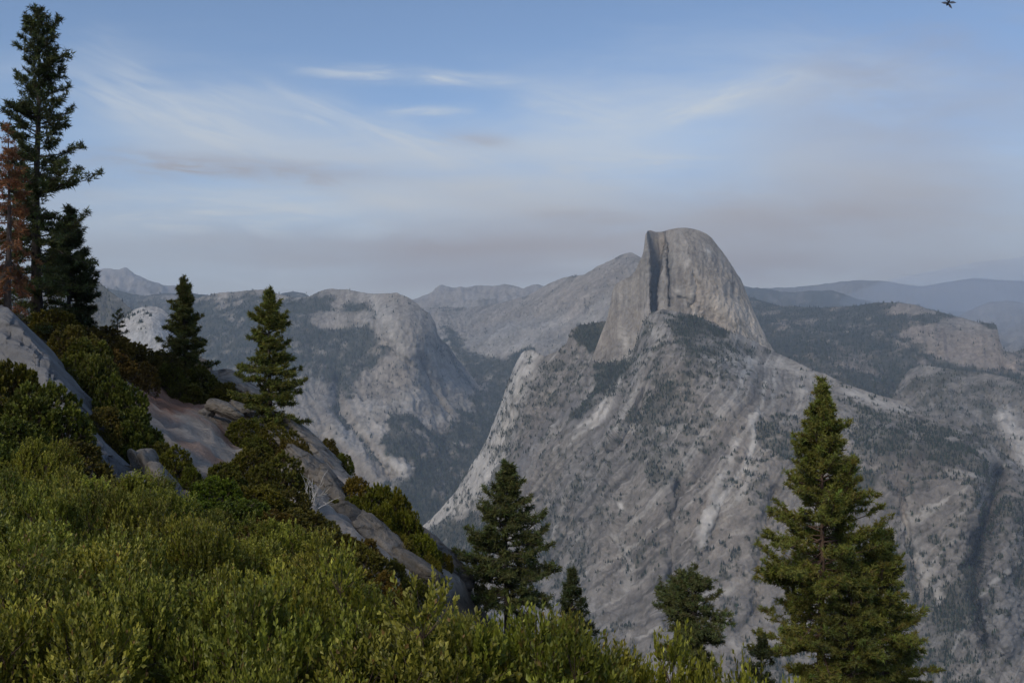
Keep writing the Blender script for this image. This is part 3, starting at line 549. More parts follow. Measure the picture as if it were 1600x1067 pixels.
for x, y, d in CREST:
    g_px(x, y, d); p = at(x, y, d)
    for f, drop in ((1.25, 9), (1.7, 32), (2.6, 90), (3.6, 170)): gp.append((p[0] * f + 3 * f, p[1] * f, p[2] - drop))
for x, y, d in [(240, 640, 44), (300, 650, 42), (300, 690, 35), (340, 700, 36), (280, 720, 29), (310, 760, 26), (230, 600, 47), (470, 700, 42), (500, 760, 34), (540, 800, 31), (560, 850, 28), (480, 790, 28), (610, 880, 26), (690, 905, 30),
                (0, 560, 27), (60, 640, 23), (130, 720, 20), (200, 775, 17), (255, 800, 16.5)]: g_px(x, y, d)
for x, d, z in [(900, 60, -40), (1300, 60, -42), (1700, 40, -34), (1700, 80, -80), (1000, 120, -130), (1500, 140, -170), (900, 170, -200), (1900, 25, -24), (1500, 28, -19)]: gp.append(((x - CX) / F * d, d, z))
def rbf_s(ctrl, lam):
    C = np.array(ctrl, float); X = C[:, :2].copy(); rr = np.hypot(X[:, 0], X[:, 1])
    warp = lambda Q: Q * (np.log1p(np.hypot(Q[..., 0], Q[..., 1]) / 6.0) / (np.hypot(Q[..., 0], Q[..., 1]) + 1e-6))[..., None]   # even out the spacing of near and far points
    U = warp(X); n = len(U)
    D = -np.sqrt(((U[:, None] - U[None]) ** 2).sum(-1) + 0.05 ** 2) + lam * np.eye(n)
    A = np.zeros((n + 3, n + 3)); A[:n, :n] = D; A[:n, n] = 1; A[:n, n + 1:] = U; A[n, :n] = 1; A[n + 1:, :n] = U.T
    w = np.linalg.solve(A, np.concatenate([C[:, 2], np.zeros(3)]))
    def f(Q):
        Q = np.asarray(Q, float); sh = Q.shape[:-1]; Q = warp(Q.reshape(-1, 2)); out = np.zeros(len(Q))
        for s0 in range(0, len(Q), 20000):
            q = Q[s0:s0 + 20000]; out[s0:s0 + 20000] = -np.sqrt(((q[:, None] - U[None]) ** 2).sum(-1) + 0.05 ** 2) @ w[:n] + w[n] + q @ w[n + 1:]
        return out.reshape(sh)
    return f
GZ = rbf_s(gp, 0.02)
aa = np.radians(np.linspace(-62, 62, 430)); rr = np.exp(np.linspace(math.log(1.0), math.log(230), 190))
RRg, AAg = np.meshgrid(rr, aa, indexing='ij')
XY = np.stack([RRg * np.sin(AAg), RRg * np.cos(AAg)], -1); Z = GZ(XY)
P = np.concatenate([XY, Z[..., None]], -1); PXg, PYg = pix(P)
CLEAR = [(195, 598), (225, 610), (262, 616), (300, 636), (340, 640), (365, 655), (358, 685), (395, 705), (385, 722), (350, 735), (330, 760), (322, 790), (290, 780), (285, 740), (255, 725), (235, 690), (218, 650), (205, 625)]
OUTC = [(425, 650), (470, 665), (545, 740), (575, 765), (600, 790), (640, 830), (690, 865), (750, 925), (640, 940), (570, 900), (520, 850), (450, 810), (440, 780), (470, 740), (445, 700)]
q = P / np.array([1, 1, 1.0])
clear = in_poly(PXg + 9 * fbm(q / 2, 3, 5), PYg + 7 * fbm(q / 2, 3, 6), CLEAR, 5) * (RRg > 20)
outc = in_poly(PXg, PYg, OUTC, 8) * (RRg > 14)
rocky = np.maximum(np.maximum(clear, outc), sst(fbm(q / 9, 3, 9), .15, .4) * (RRg > 18) * .7); rocky = np.maximum(rocky, sst(RRg, 60, 75))
red = in_poly(PXg + 12 * fbm(q / 1.5, 3, 15), PYg + 8 * fbm(q / 1.5, 3, 16), [(212, 612), (262, 614), (300, 634), (335, 648), (318, 655), (282, 652), (262, 656), (240, 640), (218, 632)], 4)
red = np.maximum(red, .55 * sst(fbm(q * np.array([.5, .5, 1]) / 1.3, 3, 19), .05, .35) * clear)
red = np.maximum(red, .8 * in_poly(PXg, PYg, [(345, 668), (362, 690), (352, 698), (340, 684)], 4)) * (RRg > 20)
lay = fbm(np.stack([P[..., 0] * .35 + P[..., 1] * .1, P[..., 1] * .25, P[..., 2] * 3.2], -1), 4, 25, .6, ridge=True)
P[..., 2] += rocky * (.34 * fbm(q / 2.2, 4, 20, ridge=True) + .24 * lay + .09 * fbm(q / .35, 3, 26)) + (1 - rocky) * .12 * fbm(q / .8, 3, 22) * np.clip(RRg / 4, 0, 1)
DUFF = np.array([.075, .058, .040]); GRAN = np.array([.30, .255, .21]); RED = np.array([.26, .115, .062])
C = DUFF * (1 + .35 * fbm(q / .6, 4, 30))[..., None]
G = GRAN * (1 + .30 * fbm(q / 1.3, 4, 31) + .40 * lay)[..., None]
C = C + (G - C) * rocky[..., None]; C = C + (RED * (1 + .25 * fbm(q / .5, 3, 33))[..., None] - C) * (red * .85)[..., None]
link('hillside', mesh_np('hillside', P.reshape(-1, 3), grid_quads(*RRg.shape)[:, ::-1], None, np.clip(C, .02, .6).reshape(-1, 3), True, [MAT_GROUND]), None,
     'brushy granite hillside with a bare clearing of rock and red soil', 'hillside', None, 'structure')
def gz(x, y): return float(GZ(np.array([[x, y]]))[0])

# ------------------------------------------------------------------ rocks
_ico = {}
def ico(n):
    if n not in _ico:
        bm = bmesh.new(); bmesh.ops.create_icosphere(bm, subdivisions=n, radius=1)
        bm.verts.ensure_lookup_table(); v = np.array([x.co[:] for x in bm.verts]); f = np.array([[l.index for l in x.verts] for x in bm.faces]); bm.free(); _ico[n] = (v, f)
    return _ico[n]
def rock_mesh(name, size, rot, seed, sub=4, tone=1.0, rough=.05, crack=0.0):
    g = np.random.default_rng(seed); v, f = ico(sub)
    n = g.normal(0, 1, (26, 3)); n /= np.linalg.norm(n, axis=1, keepdims=True); n = np.concatenate([n, np.eye(3), -np.eye(3)])
    h = np.concatenate([g.uniform(.62, 1.0, 26), np.full(6, .78)])
    dd = v @ n.T; t = np.where(dd > .05, h / np.maximum(dd, .05), 9.0)
    r = -np.log(np.exp(-t * 45).sum(1)) / 45
    p = v * r[:, None]
    strat = fbm(np.stack([p[:, 0] * .5, p[:, 1] * .5, p[:, 2] * 5.0], -1) + seed, 3, seed + 8, ridge=True)
    p = p * (1 + rough * .9 * fbm(p * 1.6 + seed, 4, seed) + rough * 1.1 * fbm(p * 7 + seed, 4, seed + 5, .65) + rough * .9 * strat)[:, None]
    if crack:
        cr = np.minimum(np.abs(fbm(np.stack([p[:, 1] * 3.0 + .25 * p[:, 0], p[:, 0] * .4, p[:, 2] * 1.0], -1), 2, seed + 9)), np.abs(fbm(np.stack([p[:, 2] * 3.4, p[:, 0] * .8, p[:, 1] * .8], -1) + 7, 2, seed + 10))); crk_ = np.exp(-(cr / .045) ** 2); p = p * (1 - 1.8 * crack * crk_)[:, None]
    p = p * np.array(size)
    M = np.array(Matrix.Rotation(rot[2], 3, 'Z') @ Matrix.Rotation(rot[1], 3, 'Y') @ Matrix.Rotation(rot[0], 3, 'X'))
    p = p @ M.T
    base = np.array([.205, .182, .155]) * tone
    st = fbm(p * np.array([2.2, 2.2, .5]), 4, seed + 3); lich = sst(fbm(p * 3.1, 4, seed + 4), .12, .4)
    c = base * (1 + .35 * st + .2 * fbm(p * 7, 3, seed + 6))[:, None]; c = c + (np.array([.09, .09, .085]) - c) * (.55 * lich)[:, None]
    return mesh_np(name, p, None, f, np.clip(c, .03, .6), True, [MAT_ROCK])
def rock(label, px, py, d, size, rot=(0, 0, 0), seed=1, name='boulder', sub=4, tone=1.0, group=None, crack=0.0, rough=.05):
    rot = [R(a) for a in rot]; o = link(name, rock_mesh(name, size, rot, seed, sub, tone, rough, crack), None, label, 'rock', group)
    o.location = Vector(at(px, py, d)); return o
# smooth slab running down from the left edge
SU = np.array([(-160, 420, 34), (-60, 455, 32), (0, 478, 30), (30, 500, 28.5), (60, 540, 27), (78, 572, 26), (92, 598, 25), (104, 622, 24.2), (120, 660, 23), (150, 692, 21.8), (180, 732, 20.5), (228, 764, 19), (262, 790, 17.8), (285, 815, 17)])
SLo = np.array([(-160, 540, 30), (-60, 560, 27.5), (-4, 578, 26), (22, 596, 25), (45, 618, 24), (62, 646, 23), (80, 680, 22), (92, 700, 21.3), (110, 725, 20.5), (132, 748, 19.6), (160, 775, 18.6), (195, 790, 17.9), (230, 808, 17.2), (262, 828, 16.6)])
ns, ntt = 200, 50; s_ = np.linspace(0, len(SU) - 1, ns); tt = np.linspace(0, 1, ntt)
up = np.stack([np.interp(s_, np.arange(len(SU)), SU[:, k]) for k in range(3)], -1); lo = np.stack([np.interp(s_, np.arange(len(SLo)), SLo[:, k]) for k in range(3)], -1)
jag = fbm(np.stack([s_ * 1.7, 0 * s_, 0 * s_], -1), 4, 41); up[:, 1] += 7 * jag
K = lo[None] + (up - lo)[None] * tt[:, None, None]; Pm = at(K[..., 0], K[..., 1], K[..., 2])
Nn = np.cross(np.gradient(Pm, axis=1), np.gradient(Pm, axis=0)); Nn /= np.linalg.norm(Nn, axis=-1, keepdims=True) + 1e-9
if Nn[..., 1].mean() > 0: Nn = -Nn
bul = .35 * np.sin(tt * math.pi)[:, None] ** .7
stp = fbm(np.stack([K[..., 0] * .018 + K[..., 1] * .012, (K[..., 0] * .75 - K[..., 1]) * .05, 0 * K[..., 0]], -1), 4, 43, ridge=True)
Pm = Pm + Nn * (bul + .16 * stp + .10 * fbm(Pm / 1.1, 4, 44) + .04 * fbm(Pm / .25, 3, 47))[..., None]
down = Pm[-1:] + np.array([.6, 1.4, -1.2]); down2 = Pm[-1:] + np.array([.4, 2.2, -4.0]); front = Pm[:1] + np.array([.1, .2, -2.5])
Ps = np.concatenate([front, Pm, down, down2]); q = Ps
cs = np.array([.185, .180, .176]) * (1 + .16 * fbm(q / 1.4, 4, 45) + .13 * fbm(q * np.array([.6, .6, 2.5]) / .5, 4, 46))[..., None]
crk = np.exp(-(np.abs(fbm(np.stack([q[..., 0] * .3, q[..., 2] * 1.1, q[..., 1] * .15], -1), 3, 48)) / .03) ** 2) * sst(fbm(q / 2.5, 2, 49), -.1, .3)
cs = cs * (1 - .65 * crk)[..., None]
link('granite_slab', mesh_np('granite_slab', Ps.reshape(-1, 3), grid_quads(*Ps.shape[:2]), None, np.clip(cs, .03, .6).reshape(-1, 3), True, [MAT_SLAB]), None,
     'smooth pale grey granite slab slanting down from the left edge', 'rock')
for k, (px, py, d, sz, rt, lb) in enumerate([(232, 742, 19.5, (.20, .5, .85), (8, -30, 10), 'narrow rock plate at the left of the split rock below the slab'), (250, 752, 19.2, (.16, .5, .85), (8, -31, 10), 'middle plate of the split rock below the grey slab'), (265, 760, 19.0, (.15, .5, .8), (8, -32, 10), 'right hand plate of the split rock beside the green bush'), (228, 716, 20.5, (.28, .5, .25), (0, 10, 0), 'rounded cap rock at the top of the split rock plates')]):
    rock(lb, px, py, d, sz, rt, 60 + k, 'rock_plate', 4, 1.05, None)
# the outcrop on the edge
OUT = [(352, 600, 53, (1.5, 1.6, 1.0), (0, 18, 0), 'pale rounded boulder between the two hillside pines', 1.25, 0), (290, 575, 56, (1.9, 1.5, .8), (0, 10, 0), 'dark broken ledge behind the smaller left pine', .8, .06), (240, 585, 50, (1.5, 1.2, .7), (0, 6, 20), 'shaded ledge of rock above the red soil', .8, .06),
    (352, 640, 45, (1.1, .8, .40), (0, 24, 10), 'long low rock at the top of the bare clearing', 1.1, .05), (378, 640, 46, (.9, .8, .35), (0, 22, 10), 'flat rock beside the dark bush above the clearing', 1.1, .05), (322, 645, 45, (.5, .5, .25), (0, 10, 30), 'small broken rocks on the edge of the red soil', 1.2, .05),
    (395, 618, 51, (1.1, 1.2, .55), (0, 30, 0), 'pale rock showing beside the trunk of the edge pine', 1.2, 0), (462, 678, 45, (1.7, 1.4, .62), (0, 36, 8), 'topmost layered slab of the edge outcrop below the pine', 1.15, .06), (490, 702, 43, (1.3, 1.3, .60), (0, 34, 5), 'rounded block on the skyline edge of the outcrop', 1.1, .06), (478, 712, 41, (1.6, 1.1, .50), (0, 38, 0), 'long tilted slab in the middle of the outcrop', 1.1, .06),
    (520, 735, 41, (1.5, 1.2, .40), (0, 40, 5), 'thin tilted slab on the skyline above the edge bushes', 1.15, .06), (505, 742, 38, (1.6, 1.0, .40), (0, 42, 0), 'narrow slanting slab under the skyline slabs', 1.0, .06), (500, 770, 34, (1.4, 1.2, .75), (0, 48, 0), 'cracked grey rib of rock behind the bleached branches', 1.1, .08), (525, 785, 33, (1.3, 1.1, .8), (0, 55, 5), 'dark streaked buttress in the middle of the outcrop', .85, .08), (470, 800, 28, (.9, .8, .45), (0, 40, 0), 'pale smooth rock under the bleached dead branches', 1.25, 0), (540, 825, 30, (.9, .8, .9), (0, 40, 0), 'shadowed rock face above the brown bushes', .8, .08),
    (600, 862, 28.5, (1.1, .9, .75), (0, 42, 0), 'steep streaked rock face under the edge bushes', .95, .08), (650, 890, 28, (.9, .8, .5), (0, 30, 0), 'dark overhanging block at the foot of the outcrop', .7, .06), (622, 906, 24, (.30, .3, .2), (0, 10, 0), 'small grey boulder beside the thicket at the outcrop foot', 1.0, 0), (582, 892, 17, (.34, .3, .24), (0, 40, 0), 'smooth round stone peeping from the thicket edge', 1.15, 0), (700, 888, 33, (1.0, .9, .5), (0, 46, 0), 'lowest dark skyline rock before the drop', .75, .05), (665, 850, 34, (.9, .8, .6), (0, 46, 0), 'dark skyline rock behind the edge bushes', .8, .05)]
for k, (px, py, d, sz, rt, lb, tn, ck) in enumerate(OUT): rock(lb, px, py, d, sz if k < 7 else (sz[0] * 1.35, sz[1], sz[2] * .95), rt, 100 + k * 7, 'boulder', 4, tn, None, ck, .10)
# bleached dead branches on the outcrop
g = np.random.default_rng(5); pth, rad = [], []
o0 = at(478, 800, 26.5)
for k in range(16):
    b = o0 + np.array([g.uniform(-.35, .35), g.uniform(-.2, .2), g.uniform(0, .15)]); dv = np.array([g.uniform(-.6, .45), g.uniform(-.4, .2), g.uniform(.25, 1.0)]); dv *= g.uniform(.35, .8) / np.linalg.norm(dv)
    t = np.linspace(0, 1, 6)[:, None]; p = b + dv * t + np.cumsum(g.normal(0, .025, (6, 3)), 0); pth.append(p); rad.append(np.linspace(.022, .006, 6))
    for m in range(2):
        s = p[g.integers(2, 5)]; d2 = dv * .4 + g.normal(0, .16, 3); pth.append(s + d2 * t + np.cumsum(g.normal(0, .015, (6, 3)), 0)); rad.append(np.linspace(.011, .004, 6))
v, qd = tubes(pth, rad, 5); link('dead_branches', mesh_np('dead_branches', v, qd, None, np.tile([[.42, .40, .37]], (len(v), 1)), True, [MAT_TWIG]), None, 'bleached bare dead branches sticking up from the outcrop', 'dead branch')

# ------------------------------------------------------------------ pines
def pine(name, label, key, hw, crown0=0.05, prof=None, seed=1, green=(.060, .075, .026), bark=(.075, .058, .048), whorl=.42, nb=5, tuft=.19, dens=1.0, bare=0.0, droop=0.0, lean=0.0, trunk_r=None, needle_n=16, up=0.45, side=1.0):
    px, ty, by, d = TREE_POS[key]; g = np.random.default_rng(seed)
    H = (by - ty) / F * d; x, y = at(px, by, d)[:2]; z0 = gz(x, y); ztop = at(px, ty, d)[2]; H = ztop - z0 + .1; z0 -= .1
    root = link(name, None, None, label, 'tree', 'pines on the hillside and rim'); root.location = (x, y, z0); root.empty_display_size = .3
    hwm = hw / F * d; prof = prof or [(0, .55), (.12, .95), (.25, 1), (.5, .72), (.75, .42), (.92, .16), (1, .03)]
    pu, pr = zip(*prof)
    tr = trunk_r or .016 * H + .03
    t = np.linspace(0, 1, 22); tp = np.stack([lean * t * H + .012 * H * np.sin(t * 5 + seed) * t * (1 - t) * 2, .01 * H * np.cos(t * 4 + seed) * t * (1 - t), t * H], -1)
    rad = tr * (1 - t * .94) + tr * .5 * np.exp(-t * 25)
    v, qd = tubes([tp], [rad], 10); v += .06 * tr * fbm(v * np.array([9, 9, 3]), 3, seed)[:, None]
    link('trunk', mesh_np('trunk', v, qd, None, np.array(bark) * (1 + .3 * fbm(v * 6, 3, seed))[:, None], True, [MAT_BARK]), root)
    bp, br, tpos, tdir, tsz, tb, tbr = [], [], [], [], [], [], []
    h = crown0 * H
    while h < H * .985:
        u = (h / H - crown0) / (1 - crown0); Rm = np.interp(u, pu, pr) * hwm
        for k in range(max(3, int(1.25 * nb * (.7 + .6 * g.random()) * (1.0 if u < .85 else .8)))):
            th = g.uniform(0, 2 * math.pi); L = Rm * (.3 + .8 * g.random() ** .8) * (1 + .25 * math.sin(2 * th + seed)) + .04
            if g.random() < bare: continue
            e0 = np.interp(u, [0, .3, .7, 1], [-.32, -.10, .25, .9]) + g.normal(0, .24) - droop
            n = 5; s = np.linspace(0, 1, n)
            el_ = e0 + s ** 1.5 * (up + .25 * g.random()) - droop * .6 * s
            dr = np.stack([np.cos(th + .25 * g.normal() * s) * np.cos(el_), np.sin(th) * np.cos(el_), np.sin(el_)], -1)
            st = np.array([np.interp(h, tp[:, 2], tp[:, 0]), np.interp(h, tp[:, 2], tp[:, 1]), h + g.uniform(-.6, .6) * whorl])
            path = st + np.concatenate([np.zeros((1, 3)), np.cumsum(dr[:-1] * L / (n - 1), 0)])
            r0 = .010 + .011 * L * g.uniform(.8, 1.2); bp.append(path); br.append(np.linspace(r0, .005, n))
            tpos.append(path[-1]); tdir.append(dr[-1]); tsz.append(tuft * g.uniform(.85, 1.2))
            m = int((3.0 + L * 11.0) * dens)
            for j in range(m):
                f = g.uniform(.22, 1) if L > .6 else g.uniform(.15, 1); i = f * (n - 1); a = int(min(i, n - 2)); b = path[a] + (path[a + 1] - path[a]) * (i - a); dd = dr[a]
                sd = np.cross(dd, [0, 0, 1.0]); sd /= np.linalg.norm(sd) + 1e-6
                tw = dd * g.uniform(.4, 1.0) + sd * g.choice([-1, 1]) * g.uniform(.3, 1.0) * side + np.array([0, 0, g.uniform(-.15, .6) - droop]); tw /= np.linalg.norm(tw)
                tl = min(.55, .16 + .34 * L * (1.12 - f)) * g.uniform(.5, 1.1); e = b + tw * tl
                if tl > .2: tb.append(b + tw * np.array([[0], [tl]])); tbr.append([.008, .004])
                tpos.append(e); tdir.append(tw); tsz.append(tuft * g.uniform(.7, 1.15))
                if tl > .3: tpos.append(b + tw * tl * .55); tdir.append(tw); tsz.append(tuft * g.uniform(.65, 1))
        h += whorl * g.uniform(.6, 1.3) * (1.0 - .45 * max(u, 0))
    v, qd = tubes(bp, br, 4)
    if tb: v2, q2 = tubes(tb, tbr, 3); qd = np.concatenate([qd, q2 + len(v)]); v = np.concatenate([v, v2])
    link('limbs', mesh_np('limbs', v, qd, None, np.tile(np.array(bark) * 1.1, (len(v), 1)), True, [MAT_TWIG]), root)
    tpos, tdir, tsz = np.array(tpos), np.array(tdir), np.array(tsz); n = len(tpos); k = needle_n
    dv = g.normal(0, 1, (n, k, 3)); dv /= np.linalg.norm(dv, axis=-1, keepdims=True); dv = dv * .95 + tdir[:, None] * .5 + np.array([0, 0, .16 - droop]); dv /= np.linalg.norm(dv, axis=-1, keepdims=True)
    ln = tsz[:, None] * g.uniform(.65, 1.1, (n, k)); b = tpos[:, None] - tdir[:, None] * (tsz[:, None] * g.uniform(0, .75, (n, k)))[..., None]
    sdv = np.cross(dv, g.normal(0, 1, (n, k, 3))); sdv /= np.linalg.norm(sdv, axis=-1, keepdims=True); wd = .095 * tuft
    tip = b + dv * ln[..., None]; mid = b + dv * (ln * .15)[..., None]
    V = np.stack([mid + sdv * wd, tip, mid - sdv * wd], 2)
    c = np.array(green) * (g.uniform(.65, 1.35, (n, 1, 1, 1)) * (1 + g.normal(0, .08, (n, 1, 1, 3)))) * np.ones((n, k, 3, 1)); c = c * np.array([.9, 1.25, .9])[:, None]
    i = np.arange(n * k)[:, None] * 3; Q = i + np.arange(3)
    o = link('crown', mesh_np('crown', V.reshape(-1, 3), None, Q, np.clip(c.reshape(-1, 3), .005, .5), False, [MAT_NEEDLE]), root)
    return root
DARK = (.042, .055, .024)
IRR = [(0, .75), (.08, 1.0), (.16, .8), (.25, 1.0), (.33, .85), (.42, 1.0), (.48, .7), (.55, .85), (.63, .72), (.7, .55), (.78, .42), (.85, .5), (.92, .42), (.97, .36), (1, .12)]
pine('pine_tree', 'tallest dark pine, standing at the left edge above the granite slab', 'tall', 102, .06, IRR, 3, (.072, .084, .028), (.05, .042, .038), .42, 5, .24, .62, trunk_r=.24, needle_n=13)
pine('pine_tree', 'dense dark pine right beside the foot of the tallest pine', 'second', 58, .10, [(0, .8), (.15, 1), (.4, .85), (.7, .5), (1, .08)], 4, (.048, .058, .022), (.05, .042, .038), .32, 6, .24, 1.1)
pine('dead_pine', 'dead pine with rusty brown needles at the left edge', 'dead', 62, .08, [(0, .8), (.2, 1), (.5, .85), (.72, .35), (1, .05)], 5, (.26, .115, .05), (.11, .085, .07), .40, 5, .17, .9, bare=.18, droop=.42, up=.1, needle_n=11)
pine('pine_tree', 'narrow dark pine on the skyline in front of the white dome', 'left_mid', 40, .04, None, 6, (.088, .094, .026), (.06, .05, .042), .30, 7, .21, 1.15)
pine('pine_tree', 'slender pine with bare lower trunk on the outcrop edge', 'edge', 50, .17, [(0, .7), (.1, 1), (.3, .95), (.45, .75), (.6, .55), (.75, .5), (.88, .26), (1, .06)], 7, (.135, .142, .03), (.085, .07, .058), .30, 6, .20, 1.15)
pine('pine_tree', 'broad pine rising behind the thicket at the foot of the outcrop', 'rim', 70, .28, [(0, .8), (.2, 1), (.4, .92), (.55, .6), (.7, .45), (.85, .3), (1, .06)], 8, (.100, .112, .036), (.06, .05, .042), .25, 7, .18, 1.25)
pine('pine_tree', 'smallest dark pine between the broad pine and the round topped one', 'small', 36, .3, None, 9, (.075, .088, .034), (.06, .05, .042), .26, 6, .16, 1.2)
pine('pine_tree', 'round topped open pine with bare trunk above the thicket', 'round', 62, .50, [(0, .75), (.2, 1), (.45, .95), (.7, .8), (.9, .5), (1, .2)], 10, (.11, .122, .042), (.06, .05, .042), .24, 7, .17, 1.2, up=.2)
pine('pine_tree', 'large bright green pine standing alone at the right', 'right', 140, .20, [(0, .62), (.12, .88), (.26, 1), (.42, .9), (.55, .68), (.68, .58), (.8, .40), (.9, .2), (1, .04)], 11, (.165, .17, .034), (.135, .088, .062), .36, 6, .19, 1.15, trunk_r=.17)
pine('pine_tree', 'darker pine close behind the large pine on its right side', 'right_b', 96, .2, [(0, .8), (.2, 1), (.5, .9), (.8, .6), (1, .15)], 12, (.155, .162, .034), (.10, .07, .055), .34, 6, .19, 1.15)
pine('pine_tree', 'low bushy young pine at the foot of the large pine', 'right_c', 70, .15, [(0, .9), (.3, 1), (.7, .7), (1, .15)], 13, (.115, .122, .028), (.10, .07, .055), .34, 6, .18, 1.15)
pine('pine_sapling', 'thin sapling in front of the left rim of the white dome', 'sapling', 15, .1, None, 14, (.05, .06, .025), (.06, .05, .04), .4, 4, .16, .7)
pine('pine_sapling', 'small half hidden pine top left of the large pine trunk', 'tiny', 36, .4, None, 15, (.05, .062, .026), (.07, .055, .045), .3, 5, .17, 1.1)

# ------------------------------------------------------------------ shrubs
def shrub_mesh(seed, n=1300, mid=False):
    """leafy sprigs gathered in clumps over a domed bush, with gaps between the clumps"""
    g = np.random.default_rng(seed); nc = 46 if mid else 40
    i_ = np.arange(nc) + .5; zc = 1 - i_ / nc * 1.12; ph0 = i_ * 2.39996
    cd = np.stack([np.cos(ph0) * np.sqrt(1 - zc ** 2), np.sin(ph0) * np.sqrt(1 - zc ** 2), zc], -1) + g.normal(0, .12, (nc, 3)); cd /= np.linalg.norm(cd, axis=1, keepdims=True)
    cr = (1 + .26 * fbm(cd * 1.8 + seed * 3, 2, seed) + g.normal(0, .09, nc))
    cc = cd * (cr * .80)[:, None]; ck = g.integers(0, nc, n)
    off = g.normal(0, 1, (n, 3)); off /= np.linalg.norm(off, axis=1, keepdims=True); od = (off * cd[ck]).sum(1); off = np.where((od < -.2)[:, None], -off, off)
    rc = g.uniform(.15, .24, nc)[ck] * np.where(g.random(n) < .25, g.uniform(.2, .8, n), g.uniform(.85, 1.05, n))
    b = (cc[ck] + off * rc[:, None]) * np.array([.88, .88, .95]) + np.array([0, 0, .10])
    ax = (off * .9 + np.array([0, 0, .35])) if mid else (off * .65 + np.array([0, 0, .75])); ax = ax + g.normal(0, .25, (n, 3)); ax /= np.linalg.norm(ax, axis=1, keepdims=True)
    ln = g.uniform(.05, .11, n) if mid else g.uniform(.08, .19, n); k = 13
    e1 = np.cross(ax, g.normal(0, 1, (n, 3))); e1 /= np.linalg.norm(e1, axis=1, keepdims=True); e2 = np.cross(ax, e1)
    f = (np.arange(k) + g.uniform(.2, .8, (n, k))) / k; ph = np.arange(k) * 2.4 + g.uniform(0, 6.28, (n, 1))
    rd = e1[:, None] * np.cos(ph)[..., None] + e2[:, None] * np.sin(ph)[..., None]
    c0 = b[:, None] + ax[:, None] * (f * ln[:, None])[..., None]
    ld = rd * g.uniform(.3, .75, (n, k, 1)) + ax[:, None] * g.uniform(.6, 1.1, (n, k, 1)); ld /= np.linalg.norm(ld, axis=-1, keepdims=True)
    sw = np.cross(ld, rd + g.normal(0, .5, (n, k, 3))); sw /= np.linalg.norm(sw, axis=-1, keepdims=True) + 1e-6; nn = np.cross(sw, ld)
    ll = g.uniform(.026, .042, (n, k, 1)) * (1.1 - .3 * f[..., None]) * (1.75 if mid else 1.2); wv = ll * g.uniform(.25, .36, (n, k, 1))
    V = np.stack([c0, c0 + ld * ll * .55 + sw * wv + nn * ll * .10, c0 + ld * ll, c0 + ld * ll * .55 - sw * wv + nn * ll * .10], 2)
    base = np.array([.150, .155, .016]); tip = np.array([.35, .33, .058])
    cl = base + (tip - base) * (f ** 2 * g.uniform(.1, 1.0, (n, 1)))[..., None]; cl = cl * g.uniform(.75, 1.25, (n, k, 1)) * g.uniform(.8, 1.2, (n, 1, 1)) * g.uniform(.7, 1.25, nc)[ck][:, None, None]
    cl = np.where(g.random((n, k, 1)) < .02, np.array([.20, .13, .04]), cl)
    Q = np.arange(n * k)[:, None] * 4 + np.arange(4)
    fo = mesh_np('foliage', V.reshape(-1, 3), Q, None, np.repeat(cl.reshape(-1, 3), 4, 0), False, [MAT_LEAF])
    pts, rad = [], []
    t = np.linspace(0, 1, 6)[:, None]
    for j in range(nc):
        e = cc[j] * np.array([.88, .88, .95]) + np.array([0, 0, .10]); p0 = np.array([g.normal(0, .25), g.normal(0, .25), -.35]); m_ = (p0 + e) / 2 + np.array([0, 0, -.1]) + g.normal(0, .05, 3)
        pts.append((1 - t) ** 2 * p0 + 2 * t * (1 - t) * m_ + t ** 2 * e + np.cumsum(g.normal(0, .008, (6, 3)), 0)); rad.append(np.linspace(.018, .006, 6))
    tw = g.choice(n, 420, replace=False)
    for j in tw:
        e = cc[ck[j]] * np.array([.88, .88, .95]) + np.array([0, 0, .10]); pts.append(e + (b[j] + ax[j] * ln[j] - e) * t); rad.append(np.linspace(.004, .0015, 6))
    v, qd = tubes(pts, rad, 3)
    return fo, mesh_np('stems', v, qd, None, np.tile(np.array([[.13, .09, .065]]), (len(v), 1)) * np.random.default_rng(seed).uniform(.7, 1.2, (len(v), 1)), True, [MAT_TWIG])
VAR = [shrub_mesh(s, 1500) for s in (201, 202, 203, 204, 205)]; VARM = [shrub_mesh(s, 1500, True) for s in (301, 302, 303, 304)]
g = np.random.default_rng(77); _vi = 0
def shrub(x, y, z, rx, rz, label, group, tone, name='shrub', V=VAR):
    global _vi
    fo, stm = V[_vi % len(V)]; _vi += 1
    root = link(name, None, None, label, 'shrub', group); root.location = (x, y, z); root.rotation_euler = (g.normal(0, .06), g.normal(0, .06), g.uniform(0, 6.28)); root.scale = (rx * g.uniform(.9, 1.1), rx * g.uniform(.9, 1.1), rz); root.empty_display_size = .2
    o = link('foliage', fo, root); o.color = (*tone, 1); link('stems', stm, root)
    return root
TONES = [((.55, .54, .55), 'dark shaded shrub above the thicket at the left edge', 'dark shrubs at the left edge'), ((.62, .57, .62), 'olive shrub in the belt between slab, clearing and outcrop', 'olive hillside shrubs'), ((.66, .54, .62), 'brownish low shrub spread over the hillside', 'brownish hillside shrubs'),
         ((.62, .72, .5), 'fresh green bush at the edge of the bare clearing', 'green bushes round the clearing'), ((.78, .68, .5), 'bush clinging to the outer edge of the outcrop', 'bushes on the outcrop edge')]
LONE = {23: 'fresh green bush between the split rock and the clearing', 20: 'low brownish shrub beneath the pale boulder'}
